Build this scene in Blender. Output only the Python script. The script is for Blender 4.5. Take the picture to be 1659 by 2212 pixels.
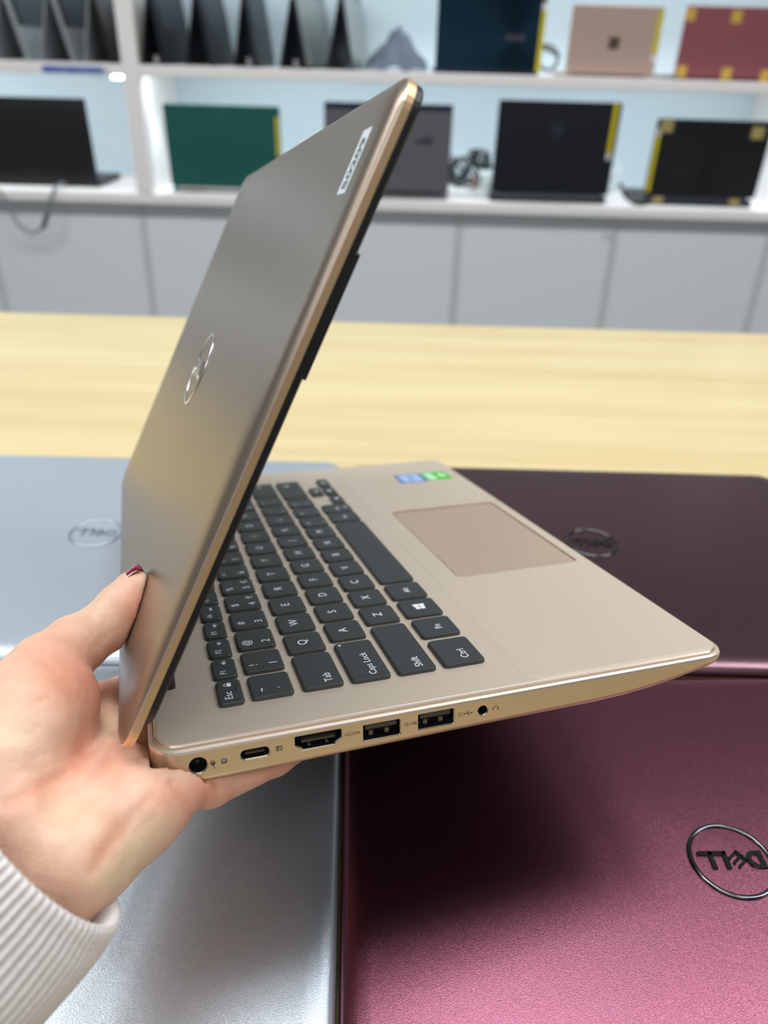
import bpy, bmesh, math, random
import numpy as np
from mathutils import Matrix, Vector
for o in list(bpy.data.objects): bpy.data.objects.remove(o)
C = bpy.context.scene.collection
PI = math.pi
random.seed(4)

# ---------------------------------------------------------------- camera
CZ = 1.067                                   # camera height; the table top is at 0.75
F_PX, CX, CY = 1700.0, 829.5, 1106.0
PITCH, ROLL = math.radians(30.105), math.radians(1.645)
_cp, _sp, _cr, _sr = math.cos(PITCH), math.sin(PITCH), math.cos(ROLL), math.sin(ROLL)
_M = np.array([[1, 0, 0], [0, -_sp, -_cp], [0, _cp, -_sp]])     # rows: right, down, forward
M = np.array([[_cr, -_sr, 0], [_sr, _cr, 0], [0, 0, 1]]) @ _M
cam_d = bpy.data.cameras.new('camera'); cam = bpy.data.objects.new('camera', cam_d); C.objects.link(cam)
cam_d.lens = 26.0; cam_d.sensor_fit = 'VERTICAL'; cam_d.sensor_height = 26.0 * 2212 / F_PX; cam_d.sensor_width = 26.0 * 1659 / F_PX
cam_d.clip_start = 0.01
cam_d.dof.use_dof = True; cam_d.dof.focus_distance = 0.292; cam_d.dof.aperture_fstop = 7.6
mw = Matrix.Identity(4)
for i in range(3):
    mw[i][0] = M[0][i]; mw[i][1] = -M[1][i]; mw[i][2] = -M[2][i]
mw[2][3] = CZ
cam.matrix_world = mw
bpy.context.scene.camera = cam

# ---------------------------------------------------------------- world, lights, exposure
W = bpy.data.worlds.new('world'); bpy.context.scene.world = W; W.use_nodes = True
bg = W.node_tree.nodes['Background']; bg.inputs[0].default_value = (0.86, 0.93, 1.0, 1); bg.inputs[1].default_value = 0.15
vs = bpy.context.scene.view_settings
vs.view_transform = 'Standard'; vs.look = 'None'; vs.gamma = 1; vs.use_curve_mapping = False; vs.exposure = 0.0
def area(name, loc, sx, sy, power, col=(1, 1, 1), rot=(0, 0, 0)):
    l = bpy.data.lights.new(name, 'AREA'); l.shape = 'RECTANGLE'; l.size = sx; l.size_y = sy; l.energy = power; l.color = col
    o = bpy.data.objects.new(name, l); o.location = loc; o.rotation_euler = rot; C.objects.link(o); return o
for lx_ in (-1.5, 0.0, 1.5):
    area('ceiling_lamp', (lx_, 0.78, 2.75), 1.25, 0.72, 25, (0.93, 0.97, 1.0))
area('ceiling_lamp', (-0.2, -1.3, 2.75), 2.4, 0.9, 27, (1.0, 0.98, 0.95))
area('ceiling_lamp', (-2.6, -0.2, 2.75), 1.0, 1.2, 13, (0.97, 0.99, 1.0))
area('ceiling_lamp', (2.6, -0.2, 2.75), 1.0, 1.2, 13, (0.97, 0.99, 1.0))

# ---------------------------------------------------------------- materials
MATS = {}
def mat(name, col, rough=0.5, metal=0.0, spec=0.5, coat=0.0, emit=None, estr=0.0, bump=None, var=None, sss=0.0, coatr=0.1):
    if name in MATS: return MATS[name]
    m = bpy.data.materials.new(name); m.use_nodes = True; nt = m.node_tree; b = nt.nodes['Principled BSDF']
    b.inputs['Base Color'].default_value = (*col, 1); b.inputs['Roughness'].default_value = rough
    b.inputs['Metallic'].default_value = metal; b.inputs['Specular IOR Level'].default_value = spec
    b.inputs['Coat Weight'].default_value = coat; b.inputs['Coat Roughness'].default_value = coatr
    if emit: b.inputs['Emission Color'].default_value = (*emit, 1); b.inputs['Emission Strength'].default_value = estr
    if sss:
        b.inputs['Subsurface Weight'].default_value = sss; b.inputs['Subsurface Radius'].default_value = (1.0, 0.35, 0.2); b.inputs['Subsurface Scale'].default_value = 0.004
    tc = nt.nodes.new('ShaderNodeTexCoord')
    if bump:
        sc, st, di = bump
        n = nt.nodes.new('ShaderNodeTexNoise'); n.inputs['Scale'].default_value = sc; n.inputs['Detail'].default_value = 2
        nt.links.new(tc.outputs['Object'], n.inputs['Vector'])
        bp = nt.nodes.new('ShaderNodeBump'); bp.inputs['Strength'].default_value = st; bp.inputs['Distance'].default_value = di
        nt.links.new(n.outputs['Fac'], bp.inputs['Height']); nt.links.new(bp.outputs['Normal'], b.inputs['Normal'])
    if var:
        sc, c2, vec = var
        mp = nt.nodes.new('ShaderNodeMapping'); mp.inputs['Scale'].default_value = vec
        n = nt.nodes.new('ShaderNodeTexNoise'); n.inputs['Scale'].default_value = sc; n.inputs['Detail'].default_value = 6; n.inputs['Roughness'].default_value = 0.6
        nt.links.new(tc.outputs['Object'], mp.inputs['Vector']); nt.links.new(mp.outputs[0], n.inputs['Vector'])
        cr = nt.nodes.new('ShaderNodeValToRGB'); cr.color_ramp.elements[0].position = 0.3; cr.color_ramp.elements[1].position = 0.7
        cr.color_ramp.elements[0].color = (*c2, 1); cr.color_ramp.elements[1].color = (*col, 1)
        nt.links.new(n.outputs['Fac'], cr.inputs[0]); nt.links.new(cr.outputs[0], b.inputs['Base Color'])
    MATS[name] = m; return m
def srgb(r, g, b):
    f = lambda c: (c / 255 / 12.92) if c <= 10 else ((c / 255 + 0.055) / 1.055) ** 2.4
    return (f(r), f(g), f(b))
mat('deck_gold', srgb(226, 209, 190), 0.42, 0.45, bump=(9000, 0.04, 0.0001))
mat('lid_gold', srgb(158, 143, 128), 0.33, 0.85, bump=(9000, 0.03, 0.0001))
mat('side_gold', srgb(218, 195, 162), 0.38, 0.7, bump=(9000, 0.03, 0.0001))  # yellower than the deck: the table's reflection is put into the colour
mat('rim_gold', srgb(222, 188, 146), 0.42, 0.75)
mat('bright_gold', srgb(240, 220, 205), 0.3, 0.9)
mat('pad_gold', srgb(214, 188, 166), 0.35, 0.5)
mat('black_plastic', (0.012, 0.012, 0.013), 0.45)
mat('bezel_black', (0.008, 0.008, 0.009), 0.4)
mat('screen_glass', (0.01, 0.01, 0.012), 0.08)
mat('tent_key', srgb(64, 72, 80), 0.5)
mat('key_black', (0.041, 0.045, 0.047), 0.42, spec=0.45, bump=(6000, 0.05, 0.0001))
mat('legend_white', (0.93, 0.97, 1.0), 0.6)
mat('port_dark', (0.006, 0.006, 0.006), 0.5)
mat('port_metal', (0.6, 0.55, 0.47), 0.25, 1.0)
mat('port_spring', (0.16, 0.14, 0.10), 0.5, 0.5)
mat('port_tongue', (0.05, 0.045, 0.04), 0.4)
mat('port_print', (0.09, 0.075, 0.06), 0.6)
def fleck(name, amt):
    m = MATS[name]; nt = m.node_tree; b = nt.nodes['Principled BSDF']; c = tuple(b.inputs['Base Color'].default_value)
    tc = nt.nodes.new('ShaderNodeTexCoord'); n = nt.nodes.new('ShaderNodeTexNoise'); n.inputs['Scale'].default_value = 2600; n.inputs['Detail'].default_value = 3; n.inputs['Roughness'].default_value = 0.7
    cr = nt.nodes.new('ShaderNodeValToRGB'); cr.color_ramp.elements[0].position = 0.32; cr.color_ramp.elements[1].position = 0.68
    cr.color_ramp.elements[0].color = tuple(v * (1 - amt) for v in c[:3]) + (1,); cr.color_ramp.elements[1].color = tuple(min(1, v * (1 + amt)) for v in c[:3]) + (1,)
    nt.links.new(tc.outputs['Object'], n.inputs['Vector']); nt.links.new(n.outputs['Fac'], cr.inputs[0]); nt.links.new(cr.outputs[0], b.inputs['Base Color'])
mat('under_plastic', (0.02, 0.02, 0.021), 0.6)
mat('chrome', (0.85, 0.85, 0.86), 0.12, 1.0)
mat('dark_chrome', (0.15, 0.15, 0.155), 0.12, 1.0)
mat('sticker_white', srgb(225, 235, 240), 0.5)
mat('sticker_ink', srgb(95, 105, 112), 0.6)
mat('sticker_blue', srgb(60, 95, 175), 0.4)
mat('sticker_blue_light', srgb(170, 195, 235), 0.4)
mat('sticker_green', srgb(80, 190, 50), 0.4)
mat('sticker_green_light', srgb(185, 235, 190), 0.4)
mat('silver_lid', srgb(206, 216, 226), 0.32, 0.6, bump=(3200, 0.45, 0.00014))
mat('silver_front', srgb(204, 213, 222), 0.28, 0.8, bump=(3200, 0.45, 0.00014))  # copy of the silver lid, darker and more metallic to deepen the front shade
mat('silver_side', srgb(190, 198, 205), 0.35, 0.8)
mat('maroon_lid', srgb(140, 86, 103), 0.25, 0.97, bump=(3200, 0.5, 0.00014))
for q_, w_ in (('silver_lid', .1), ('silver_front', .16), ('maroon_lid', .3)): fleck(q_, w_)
mat('maroon_side', srgb(110, 50, 65), 0.3, 0.9)
mat('maroon_shaded', srgb(120, 92, 99), 0.28, 0.97, bump=(4200, 0.3, 0.0001)); mat('tape_dull', srgb(165, 148, 92), 0.5)  # back lid: same maroon with its shade put into a darker, greyer colour
mat('wood', srgb(228, 211, 164), 0.42, coat=0.15, var=(3.4, srgb(212, 189, 138), (0.4, 8.0, 1.0)))
mat('white_laminate', srgb(240, 234, 231), 0.45)
mat('door_laminate', srgb(220, 223, 226), 0.5)
mat('seam_strip', srgb(205, 207, 206), 0.5)
mat('shelf_back', srgb(205, 220, 226), 0.5)
mat('wall_paint', srgb(215, 215, 212), 0.8)
mat('floor_tile', srgb(150, 150, 148), 0.4)
mat('led_white', (1, 1, 1), 0.4, emit=(0.75, 0.92, 1.0), estr=5.0)
mat('skin', srgb(228, 178, 152), 0.45, sss=0.25, spec=0.35)
mat('nail_varnish', srgb(120, 8, 42), 0.12, coat=1.0)
mat('knit', srgb(222, 216, 212), 0.9, spec=0.15, bump=(900, 0.6, 0.0006))
for n, c in dict(body_black=(22, 22, 24), body_green=(30, 92, 86), body_gray=(104, 102, 108), body_navy=(24, 48, 66), body_pink=(186, 160, 148),
                 body_red=(146, 84, 92), body_inkblue=(24, 27, 36), body_silver=(150, 155, 158)).items():
    mat(n, srgb(*c), 0.42, 0.2)
mat('tape_yellow', srgb(205, 165, 70), 0.5); mat('label_yellow', srgb(205, 190, 10), 0.5); mat('label_white', srgb(220, 210, 210), 0.5)
mat('mark_grey', srgb(86, 92, 100), 0.4, 0.3); mat('mark_dark', srgb(62, 54, 48), 0.4, 0.5); mat('mark_faint', srgb(60, 66, 78), 0.35, 0.4)
mat('mark_green', srgb(70, 120, 112), 0.4, 0.4); mat('mark_rog', srgb(80, 80, 88), 0.25, 0.6); mat('mark_pinkgrey', srgb(130, 118, 122), 0.4, 0.4)
mat('cable_grey', srgb(120, 124, 124), 0.5); mat('cable_black', srgb(22, 26, 26), 0.5); mat('cable_white', srgb(215, 225, 225), 0.5)
mat('orange', srgb(220, 110, 40), 0.5); mat('price_blue', srgb(50, 85, 190), 0.4); mat('price_print', srgb(150, 165, 180), 0.4)
mat('bag_grey', srgb(84, 93, 106), 0.6); mat('keys_bg', srgb(20, 23, 27), 0.5); mat('screen_reflection', srgb(135, 142, 138), 0.25)  # tent screens: the grey reflection on the glass is painted as base colour
mat('sensor_grey', srgb(150, 145, 150), 0.5)

# ---------------------------------------------------------------- helpers
def link(name, me, parent=None, mats=(), local=None, smooth=False):
    o = bpy.data.objects.new(name, me); C.objects.link(o)
    for m in mats: me.materials.append(MATS[m] if isinstance(m, str) else m)
    if parent is not None: o.parent = parent
    if local is not None: o.matrix_basis = local
    if smooth: me.polygons.foreach_set('use_smooth', [True] * len(me.polygons))
    return o
def mesh_py(name, vs_, fs, S=1.0):
    me = bpy.data.meshes.new(name); me.from_pydata([tuple(c * S for c in v) for v in vs_], [], fs); me.update(); return me
def tag(o, label, cat, group=None):
    o['label'] = label; o['category'] = cat
    if group: o['group'] = group
    return o
def struct(o): o['kind'] = 'structure'; return o
def empty(name, matrix):
    o = bpy.data.objects.new(name, None); C.objects.link(o); o.matrix_world = matrix; o.empty_display_size = 0.02; return o
def rrect(x0, x1, y0, y1, r, n=5):
    r = max(min(r, (x1 - x0) / 2 - 1e-4, (y1 - y0) / 2 - 1e-4), 1e-4); pts = []
    for cx, cy, a in ((x1 - r, y1 - r, 0), (x0 + r, y1 - r, 90), (x0 + r, y0 + r, 180), (x1 - r, y0 + r, 270)):
        for i in range(n + 1):
            t = math.radians(a + 90 * i / n); pts.append((cx + r * math.cos(t), cy + r * math.sin(t)))
    return pts
def loft(name, loops, S=1.0, cap0=True, cap1=True, matidx=None):
    """loops: equal length lists of 3D points, first = bottom, counter-clockwise seen from above."""
    n = len(loops[0]); V = [p for l in loops for p in l]; Fc = []; mi = []
    for k in range(len(loops) - 1):
        for i in range(n):
            j = (i + 1) % n; Fc.append((k * n + i, k * n + j, (k + 1) * n + j, (k + 1) * n + i)); mi.append(matidx[k] if matidx else 0)
    if cap0: Fc.append(tuple(reversed(range(n)))); mi.append(matidx[0] if matidx else 0)
    if cap1: Fc.append(tuple((len(loops) - 1) * n + i for i in range(n))); mi.append(matidx[-1] if matidx else 0)
    me = mesh_py(name, V, Fc, S)
    if matidx: me.polygons.foreach_set('material_index', mi)
    return me
def slab(name, x0, x1, y0, y1, z0, z1, r=0.0, bev=0.0, S=1.0, n=5):
    """rounded slab with softened edges"""
    L = []
    prof = [(bev, z0), (0, z0 + bev), (0, z1 - bev), (bev * 0.3, z1 - bev * 0.3), (bev, z1)] if bev > 0 else [(0, z0), (0, z1)]
    for ins, z in prof:
        L.append([(x, y, z) for x, y in rrect(x0 + ins, x1 - ins, y0 + ins, y1 - ins, max(r - ins, 1e-4), n)])
    return loft(name, L, S)
def box(name, x0, x1, y0, y1, z0, z1, bev=0.0, S=1.0):
    if bev > 0: return slab(name, x0, x1, y0, y1, z0, z1, bev, bev, S, 2)
    V = [(x, y, z) for z in (z0, z1) for x, y in ((x0, y0), (x1, y0), (x1, y1), (x0, y1))]
    return mesh_py(name, V, [(3, 2, 1, 0), (4, 5, 6, 7), (0, 1, 5, 4), (1, 2, 6, 5), (2, 3, 7, 6), (3, 0, 4, 7)], S)
def prism(name, poly, z0, z1, S=1.0):
    n = len(poly); a = sum(poly[i][0] * poly[(i + 1) % n][1] - poly[(i + 1) % n][0] * poly[i][1] for i in range(n))
    if a < 0: poly = poly[::-1]
    return loft(name, [[(x, y, z0) for x, y in poly], [(x, y, z1) for x, y in poly]], S)
def join(name, *mes):
    bm = bmesh.new()
    for m in mes: bm.from_mesh(m); 
    me = bpy.data.meshes.new(name); bm.to_mesh(me); bm.free()
    for m in mes: bpy.data.meshes.remove(m)
    return me
def ring(name, r0, r1, z0, z1, S=1.0, n=64, ax=1.0):
    V = []; Fc = []
    prof = [(r0, z0), (r1, z0), (r1, z0 + (z1 - z0) * .6), (r1 * .7 + r0 * .3, z1), (r1 * .3 + r0 * .7, z1), (r0, z0 + (z1 - z0) * .6)]
    m = len(prof)
    for i in range(n):
        t = 2 * PI * i / n
        for r, z in prof: V.append((r * math.cos(t) * ax, r * math.sin(t), z))
    for i in range(n):
        for k in range(m):
            a, b = i * m + k, i * m + (k + 1) % m; c, d = ((i + 1) % n) * m + (k + 1) % m, ((i + 1) % n) * m + k
            Fc.append((a, d, c, b))
    return mesh_py(name, V, Fc, S)
def tube(name, pts, r, n=10, S=1.0, closed=False, sub=6):
    P = [Vector(p) for p in pts]; Q = []
    if sub > 1:
        for i in range(len(P) - 1):
            p0 = P[max(i - 1, 0)]; p1 = P[i]; p2 = P[i + 1]; p3 = P[min(i + 2, len(P) - 1)]
            for k in range(sub):
                t = k / sub; Q.append(0.5 * ((2 * p1) + (p2 - p0) * t + (2 * p0 - 5 * p1 + 4 * p2 - p3) * t * t + (3 * p1 - p0 - 3 * p2 + p3) * t ** 3))
        Q.append(P[-1])
    else: Q = P
    up = Vector((0.13, 0.2, 0.97)); loops = []
    for i, q in enumerate(Q):
        d = (Q[min(i + 1, len(Q) - 1)] - Q[max(i - 1, 0)]).normalized(); u = d.cross(up)
        if u.length < 1e-3: u = d.cross(Vector((1, 0, 0)))
        u.normalize(); v = u.cross(d); rr = r(i / (len(Q) - 1)) if callable(r) else r
        loops.append([tuple(q + (u * math.cos(2 * PI * k / n) + v * math.sin(2 * PI * k / n)) * rr) for k in range(n)])
    return loft(name, loops, S)
TEXTS = []
def text(name, s, parent, matn, size, local, thick=0.0, align='CENTER', xs=1.0, spacing=1.0):
    cu = bpy.data.curves.new(name, 'FONT'); cu.body = s; cu.size = size; cu.align_x = align; cu.align_y = 'CENTER'; cu.extrude = thick; cu.resolution_u = 3
    cu.space_character = spacing
    if name == 'sticker_digits': cu.offset = 0.00022
    o = bpy.data.objects.new('tmp_' + name, cu); C.objects.link(o); TEXTS.append((o, name, parent, matn, local, xs)); return o
def flush_texts():
    bpy.context.view_layer.update(); dg = bpy.context.evaluated_depsgraph_get(); out = []
    for o, name, parent, matn, local, xs in TEXTS:
        me = bpy.data.meshes.new_from_object(o.evaluated_get(dg)); me.materials.clear()
        out.append((me, name, parent, matn, local, xs))
    for o, *_ in TEXTS: bpy.data.objects.remove(o)
    TEXTS.clear()
    for me, name, parent, matn, local, xs in out:
        if xs != 1.0: me.transform(Matrix.Diagonal((xs, 1, 1, 1)))
        link(name, me, parent, [matn], local)
T = Matrix.Translation
def Rz(a): return Matrix.Rotation(a, 4, 'Z')
def Rx(a): return Matrix.Rotation(a, 4, 'X')
def Ry(a): return Matrix.Rotation(a, 4, 'Y')
def boolean(me, cutters):
    """cut the closed cutter meshes out of a mesh, return the new mesh"""
    o = bpy.data.objects.new('tmp_base', me); C.objects.link(o); cs = []
    for c in cutters:
        co = bpy.data.objects.new('tmp_cut', c); C.objects.link(co); cs.append(co)
        md = o.modifiers.new('b', 'BOOLEAN'); md.operation = 'DIFFERENCE'; md.solver = 'EXACT'; md.material_mode = 'TRANSFER'; md.object = co
    bpy.context.view_layer.update()
    new = bpy.data.meshes.new_from_object(o.evaluated_get(bpy.context.evaluated_depsgraph_get()))
    for c in cs + [o]: bpy.data.objects.remove(c)
    return new
def logo_letters(S, h):
    """the four slanted capitals inside the round badge, in a 36 wide ring; returns one mesh"""
    ms = []
    def st(poly): ms.append(prism('l', poly, 0.0, h, S))
    def bar(x0, y0, x1, y1, w):
        d = Vector((x1 - x0, y1 - y0)).normalized(); nx, ny = -d.y * w / 2, d.x * w / 2
        st([(x0 - nx, y0 - ny), (x1 - nx, y1 - ny), (x1 + nx, y1 + ny), (x0 + nx, y0 + ny)])
    w = 1.9; H = 4.2
    # D
    ms.append(prism('l', [(-14.2, -H), (-10.2, -H), (-8.0, -H + .8), (-6.9, -1.0), (-6.9, 1.0), (-8.0, H - .8), (-10.2, H), (-14.2, H), (-14.2, H - 1.7), (-10.8, H - 1.7), (-9.2, 1.2), (-8.8, 0), (-9.2, -1.2), (-10.8, -H + 1.7), (-12.4, -H + 1.7), (-12.4, H - 1.7), (-14.2, H - 1.7)], 0, h, S))
    # E tilted: three bars rising to the right and a spine
    a = math.radians(38); cx, cy = -2.6, 0.0
    for k in (-2.5, 0.0, 2.5):
        px, py = cx - math.sin(a) * k, cy + math.cos(a) * k
        bar(px - 2.9 * math.cos(a), py - 2.9 * math.sin(a), px + 2.9 * math.cos(a), py + 2.9 * math.sin(a), 1.45)
    px, py = cx - 2.9 * math.cos(a), cy - 2.9 * math.sin(a)
    bar(px + math.sin(a) * 3.2, py - math.cos(a) * 3.2, px - math.sin(a) * 3.2, py + math.cos(a) * 3.2, 1.5)
    for x in (2.4, 8.6):
        bar(x, -H, x, H, w); bar(x - w / 2, -H + w / 2, x + 5.4, -H + w / 2, w)
    return join('letters', *ms)

# ---------------------------------------------------------------- the room
SY = 2.5                                     # distance of the shelf fronts
def px_on(y, px, py):
    """point of the vertical plane at distance y that the camera sees at this pixel (x, z)"""
    d = M.T @ np.array([(px - CX) / F_PX, (py - CY) / F_PX, 1.0]); d = d / d[1] * y
    return d[0], d[2] + CZ
struct(link('floor', box('floor', -4.5, 4.5, -3, 3.1, -0.1, 0.0), mats=['floor_tile']))
struct(link('wall_back', box('wall_back', -4.5, 4.5, 3.0, 3.1, 0.0, 3.0), mats=['wall_paint']))
Z_CT = CZ - 0.149 * SY; Z_SH = CZ - 0.0155 * SY
ct = link('countertop', slab('countertop', -3.4, 2.2, SY, SY + 0.46, Z_CT - 0.034, Z_CT, 0.003, 0.006), mats=['white_laminate'])
tag(ct, 'long off-white countertop running over the grey cabinets behind the table', 'countertop')
seams = [-1.736, -1.253, -0.770, -0.284, 0.2065, 0.689, 1.166, 1.65]
names = ['grey cabinet at the left edge of the photo under the hanging cable', 'grey cabinet left of the upright, below the black laptop',
         'grey cabinet mostly hidden behind the left of the raised lid', 'grey cabinet right of the raised lid, below the grey laptop',
         'grey cabinet below the dark laptop with the shield badge', 'grey cabinet below the black laptop with yellow tape corners',
         'grey cabinet at the right edge of the photo']
names = ['grey cabinet unit beyond the left end of the photographed row'] + names[1:]
for i in range(len(seams) - 1):
    a, b = seams[i], seams[i + 1] - 0.0006; r = empty('cabinet', T((a, SY + 0.05, 0)))
    tag(r, names[i], 'cabinet', 'row of grey cabinets under the countertop')
    link('body', box('body', 0.0005, b - a - 0.0005, 0.006, 0.40, 0.0, Z_CT - 0.0345), r, ['seam_strip'])
    link('door', box('door', 0.011, b - a - 0.011, -0.012, 0.0055, 0.09, Z_CT - 0.074, 0.002), r, ['door_laminate'])
    link('grip_rail', box('grip_rail', 0.0005, b - a - 0.0005, 0.0, 0.0055, Z_CT - 0.072, Z_CT - 0.0345), r, ['door_laminate'])
    for q, s in ((0.0005, 0.0105), (b - a - 0.0105, b - a - 0.0005)):
        link('edge_strip', box('edge_strip', q, s, -0.0135, 0.0055, 0.09, Z_CT - 0.0735), r, ['seam_strip'])
    if i == 4:
        for q in (0.011, 0.031): link('finger_pull', ring('finger_pull', 0.006, 0.009, -0.001, 0.001), r, ['seam_strip'], T((b - a - q, -0.0148, Z_CT - 0.092)) @ Rx(PI / 2))
sh = empty('display_shelf', T((0, SY, Z_CT)))
tag(sh, 'white laminate display shelf unit with lit pale blue back standing on the countertop', 'shelf')
UP = [(-2.35, -2.305), (-0.764, -0.7175), (1.165, 1.21)]
for a, b in UP: link('upright', box('upright', a, b, 0.0, 0.40, 0.0005, 1.2, 0.001), sh, ['white_laminate'])
link('back_panel', box('back_panel', -2.35, 1.21, 0.401, 0.42, 0.0005, 1.2), sh, ['shelf_back'])
for zz in (Z_SH - Z_CT, Z_SH - Z_CT + 0.40, Z_SH - Z_CT + 0.78):
    for a, b in ((UP[0][1], UP[1][0]), (UP[1][1], UP[2][0])):
        link('shelf_board', box('shelf_board', a + 0.0003, b - 0.0003, 0.0185, 0.4005, zz - 0.014, zz, 0.001), sh, ['white_laminate'])
        link('front_lip', box('front_lip', a + 0.0003, b - 0.0003, 0.0, 0.018, zz - 0.0275, zz, 0.002), sh, ['white_laminate'])
        link('light_strip', box('light_strip', a + 0.02, b - 0.02, 0.0185, 0.026, zz - 0.022, zz - 0.0145), sh, ['led_white'])
for a, b, pw in ((UP[0][1], UP[1][0], 3.0), (UP[1][1], UP[2][0], 3.6)):
    area('shelf_lamp', ((a + b) / 2, SY + 0.036, Z_SH - 0.024), b - a - 0.06, 0.02, pw, (0.84, 0.94, 1.0), (math.radians(28), 0, 0))
    area('shelf_lamp', ((a + b) / 2, SY + 0.036, Z_SH + 0.376), b - a - 0.06, 0.02, pw, (0.84, 0.94, 1.0), (math.radians(28), 0, 0))
for x in (-0.655, 1.10):
    l = bpy.data.lights.new('corner_spot', 'SPOT'); l.energy = 2.2; l.spot_size = math.radians(70); l.spot_blend = 0.6; l.color = (0.8, 0.95, 1); l.shadow_soft_size = 0.02
    o = bpy.data.objects.new('corner_spot', l); C.objects.link(o); o.location = (x, SY + 0.10, Z_SH - 0.04); o.rotation_euler = (0, 0, 0)

# small things on the shelf edge
x0, z0 = px_on(SY, 92, 149); x1, _ = px_on(SY, 222, 149)
pr = empty('price_strip', T((x0, SY, z0))); tag(pr, 'blue printed price strip stuck on the front edge of the upper shelf, left', 'label')
link('strip', box('strip', 0, x1 - x0, -0.002, -0.0002, -0.007, 0.009), pr, ['price_blue'])
for k in range(9):
    link('printed_mark', box('m', 0.012 + k * 0.019, 0.022 + k * 0.019 + 0.004 * (k % 3), -0.0024, -0.0021, -0.002, 0.004), pr, ['price_print'])
x0, z0 = px_on(SY + 0.02, 253, 156)
pk = link('puck_light', ring('puck_light', 0.002, 0.017, -0.004, 0.004), None, ['led_white'], T((x0, SY + 0.02, Z_SH - 0.0325)))
tag(pk, 'small glowing white puck light under the upper shelf beside the upright', 'lamp')

# ---------------------------------------------------------------- laptops on the shelves
def lid_pt(px, py, y0, zb, tilt):
    """where a pixel falls on a lid that leans: returns local lid coordinates (x world, height along lid)"""
    d = M.T @ np.array([(px - CX) / F_PX, (py - CY) / F_PX, 1.0]); d = d / d[1]
    y = y0
    for _ in range(8):
        z = d[2] * y + CZ; y = y0 - (z - zb) * math.tan(tilt)
    return d[0] * y, (d[2] * y + CZ - zb) / math.cos(tilt)
def shelf_laptop(name, label, xa, xb, ztop, zbot, y0, m, tilt=4, base_h=0.016, depth=0.225, group=None, hinge_m=None, gap=0.0, lid_m=None):
    """seen from behind: hinge towards the viewer, base running back to the wall"""
    t = math.radians(tilt); w = (xb - xa) * y0; cx = (xa + xb) / 2 * y0; Zb = zbot
    r = empty(name, T((cx, y0, Zb))); tag(r, label, 'laptop', group)
    bh = base_h; h = (ztop - Zb - bh - gap) / math.cos(t)
    link('base', slab('base', -w / 2, w / 2, 0.002, depth, 0.0008, bh, 0.008, 0.002), r, [m])
    link('keyboard', box('keyboard', -w / 2 + 0.02, w / 2 - 0.02, 0.04, 0.14, bh + 0.0003, bh + 0.0015), r, ['key_black'])
    link('hinge', box('hinge', -w / 2 + 0.02, w / 2 - 0.02, 0.0005, 0.012, bh * 0.55, bh + 0.004 + gap, 0.001), r, [hinge_m or 'black_plastic'])
    F = T((0, 0.0, bh + gap)) @ Rx(PI / 2 + t)          # lid frame: x right, y up the lid, z towards the viewer
    me = slab('lid', -w / 2, w / 2, 0.0, h, -0.003, 0.003, 0.006, 0.0012)
    lid = link('lid', me, r, [lid_m or m], F)
    link('screen', box('screen', -w / 2 + 0.006, w / 2 - 0.006, 0.012, h - 0.006, -0.0036, -0.0031), r, ['screen_glass'], F)
    r['_h'] = h
    def on(px, py):
        X, hh = lid_pt(px, py, y0, Zb + bh + gap, t); return X - cx, hh
    return r, F, on, w, h
def lid_box(r, F, nm, m, x0, y0, x1, y1, z=0.0031, th=0.0004, skew=0.0):
    poly = [(x0, y0), (x1, y0), (x1 + skew, y1), (x0 + skew, y1)]
    return link(nm, prism(nm, poly, z, z + th), r, [m], F)
def yellow_label(r, F, on, pa, pb, wid, white_top=False, white_bot=False):
    (xa, ya), (xb, yb) = on(*pa), on(*pb)             # top and bottom centre pixels
    xm = (xa + xb) / 2; n = 0.018
    lid_box(r, F, 'yellow_label', 'label_yellow', xm - wid / 2, yb + (n if white_bot else 0), xm + wid / 2, ya - (n if white_top else 0))
    lid_box(r, F, 'label_rule', 'tape_yellow', xm - wid * 0.05, yb + (n if white_bot else 0) + .004, xm + wid * 0.05, ya - (n if white_top else 0) - .004, 0.0036, 0.0001)
    if white_bot: lid_box(r, F, 'label_end', 'label_white', xm - wid / 2, yb, xm + wid / 2, yb + n)
    if white_top: lid_box(r, F, 'label_end', 'label_white', xm - wid / 2, ya - n, xm + wid / 2, ya)
zt = lambda v, y: CZ + v * y
# lower row
r, F, on, w, h = shelf_laptop('laptop', 'plain black open laptop seen from behind at the left end of the countertop', -0.4915, -0.3500, zt(-.0505, 2.56), Z_CT, 2.575, 'body_black')
x, y = on(200, 395); lid_box(r, F, 'corner_mark', 'mark_faint', x - .006, y - .002, x + .006, y + .002)
r, F, on, w, h = shelf_laptop('laptop', 'green open laptop seen from behind on the countertop beside the upright', -0.2628, -0.1310, zt(-.0530, 2.53), Z_CT, 2.545, 'body_green', hinge_m='label_white', base_h=0.012, gap=0.004)
yellow_label(r, F, on, (600, 252), (600, 338), 0.010)
for p in ((482, 238), (477, 253)):
    x, y = on(*p); link('emblem_ring', ring('emblem_ring', 0.0055, 0.0068, 0.0031, 0.0035), r, ['mark_green'], F @ T((x, y, 0)))
for k in range(12): link('vent_slot', box('vent_slot', -w / 2 + .035 + k * .006, -w / 2 + .038 + k * .006, -0.0004, 0.0015, 0.003, 0.0095), r, ['mark_dark'])
r, F, on, w, h = shelf_laptop('laptop', 'grey gaming laptop with dark top band, seen from behind the raised lid', -0.0805, 0.0650, zt(-.0460, 2.52), Z_CT, 2.53, 'body_gray', base_h=0.022)
lid_box(r, F, 'top_band', 'body_navy', -w / 2 + .001, h - .018, w / 2 - .001, h - .0005)
x, y = on(915, 305)
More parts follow.
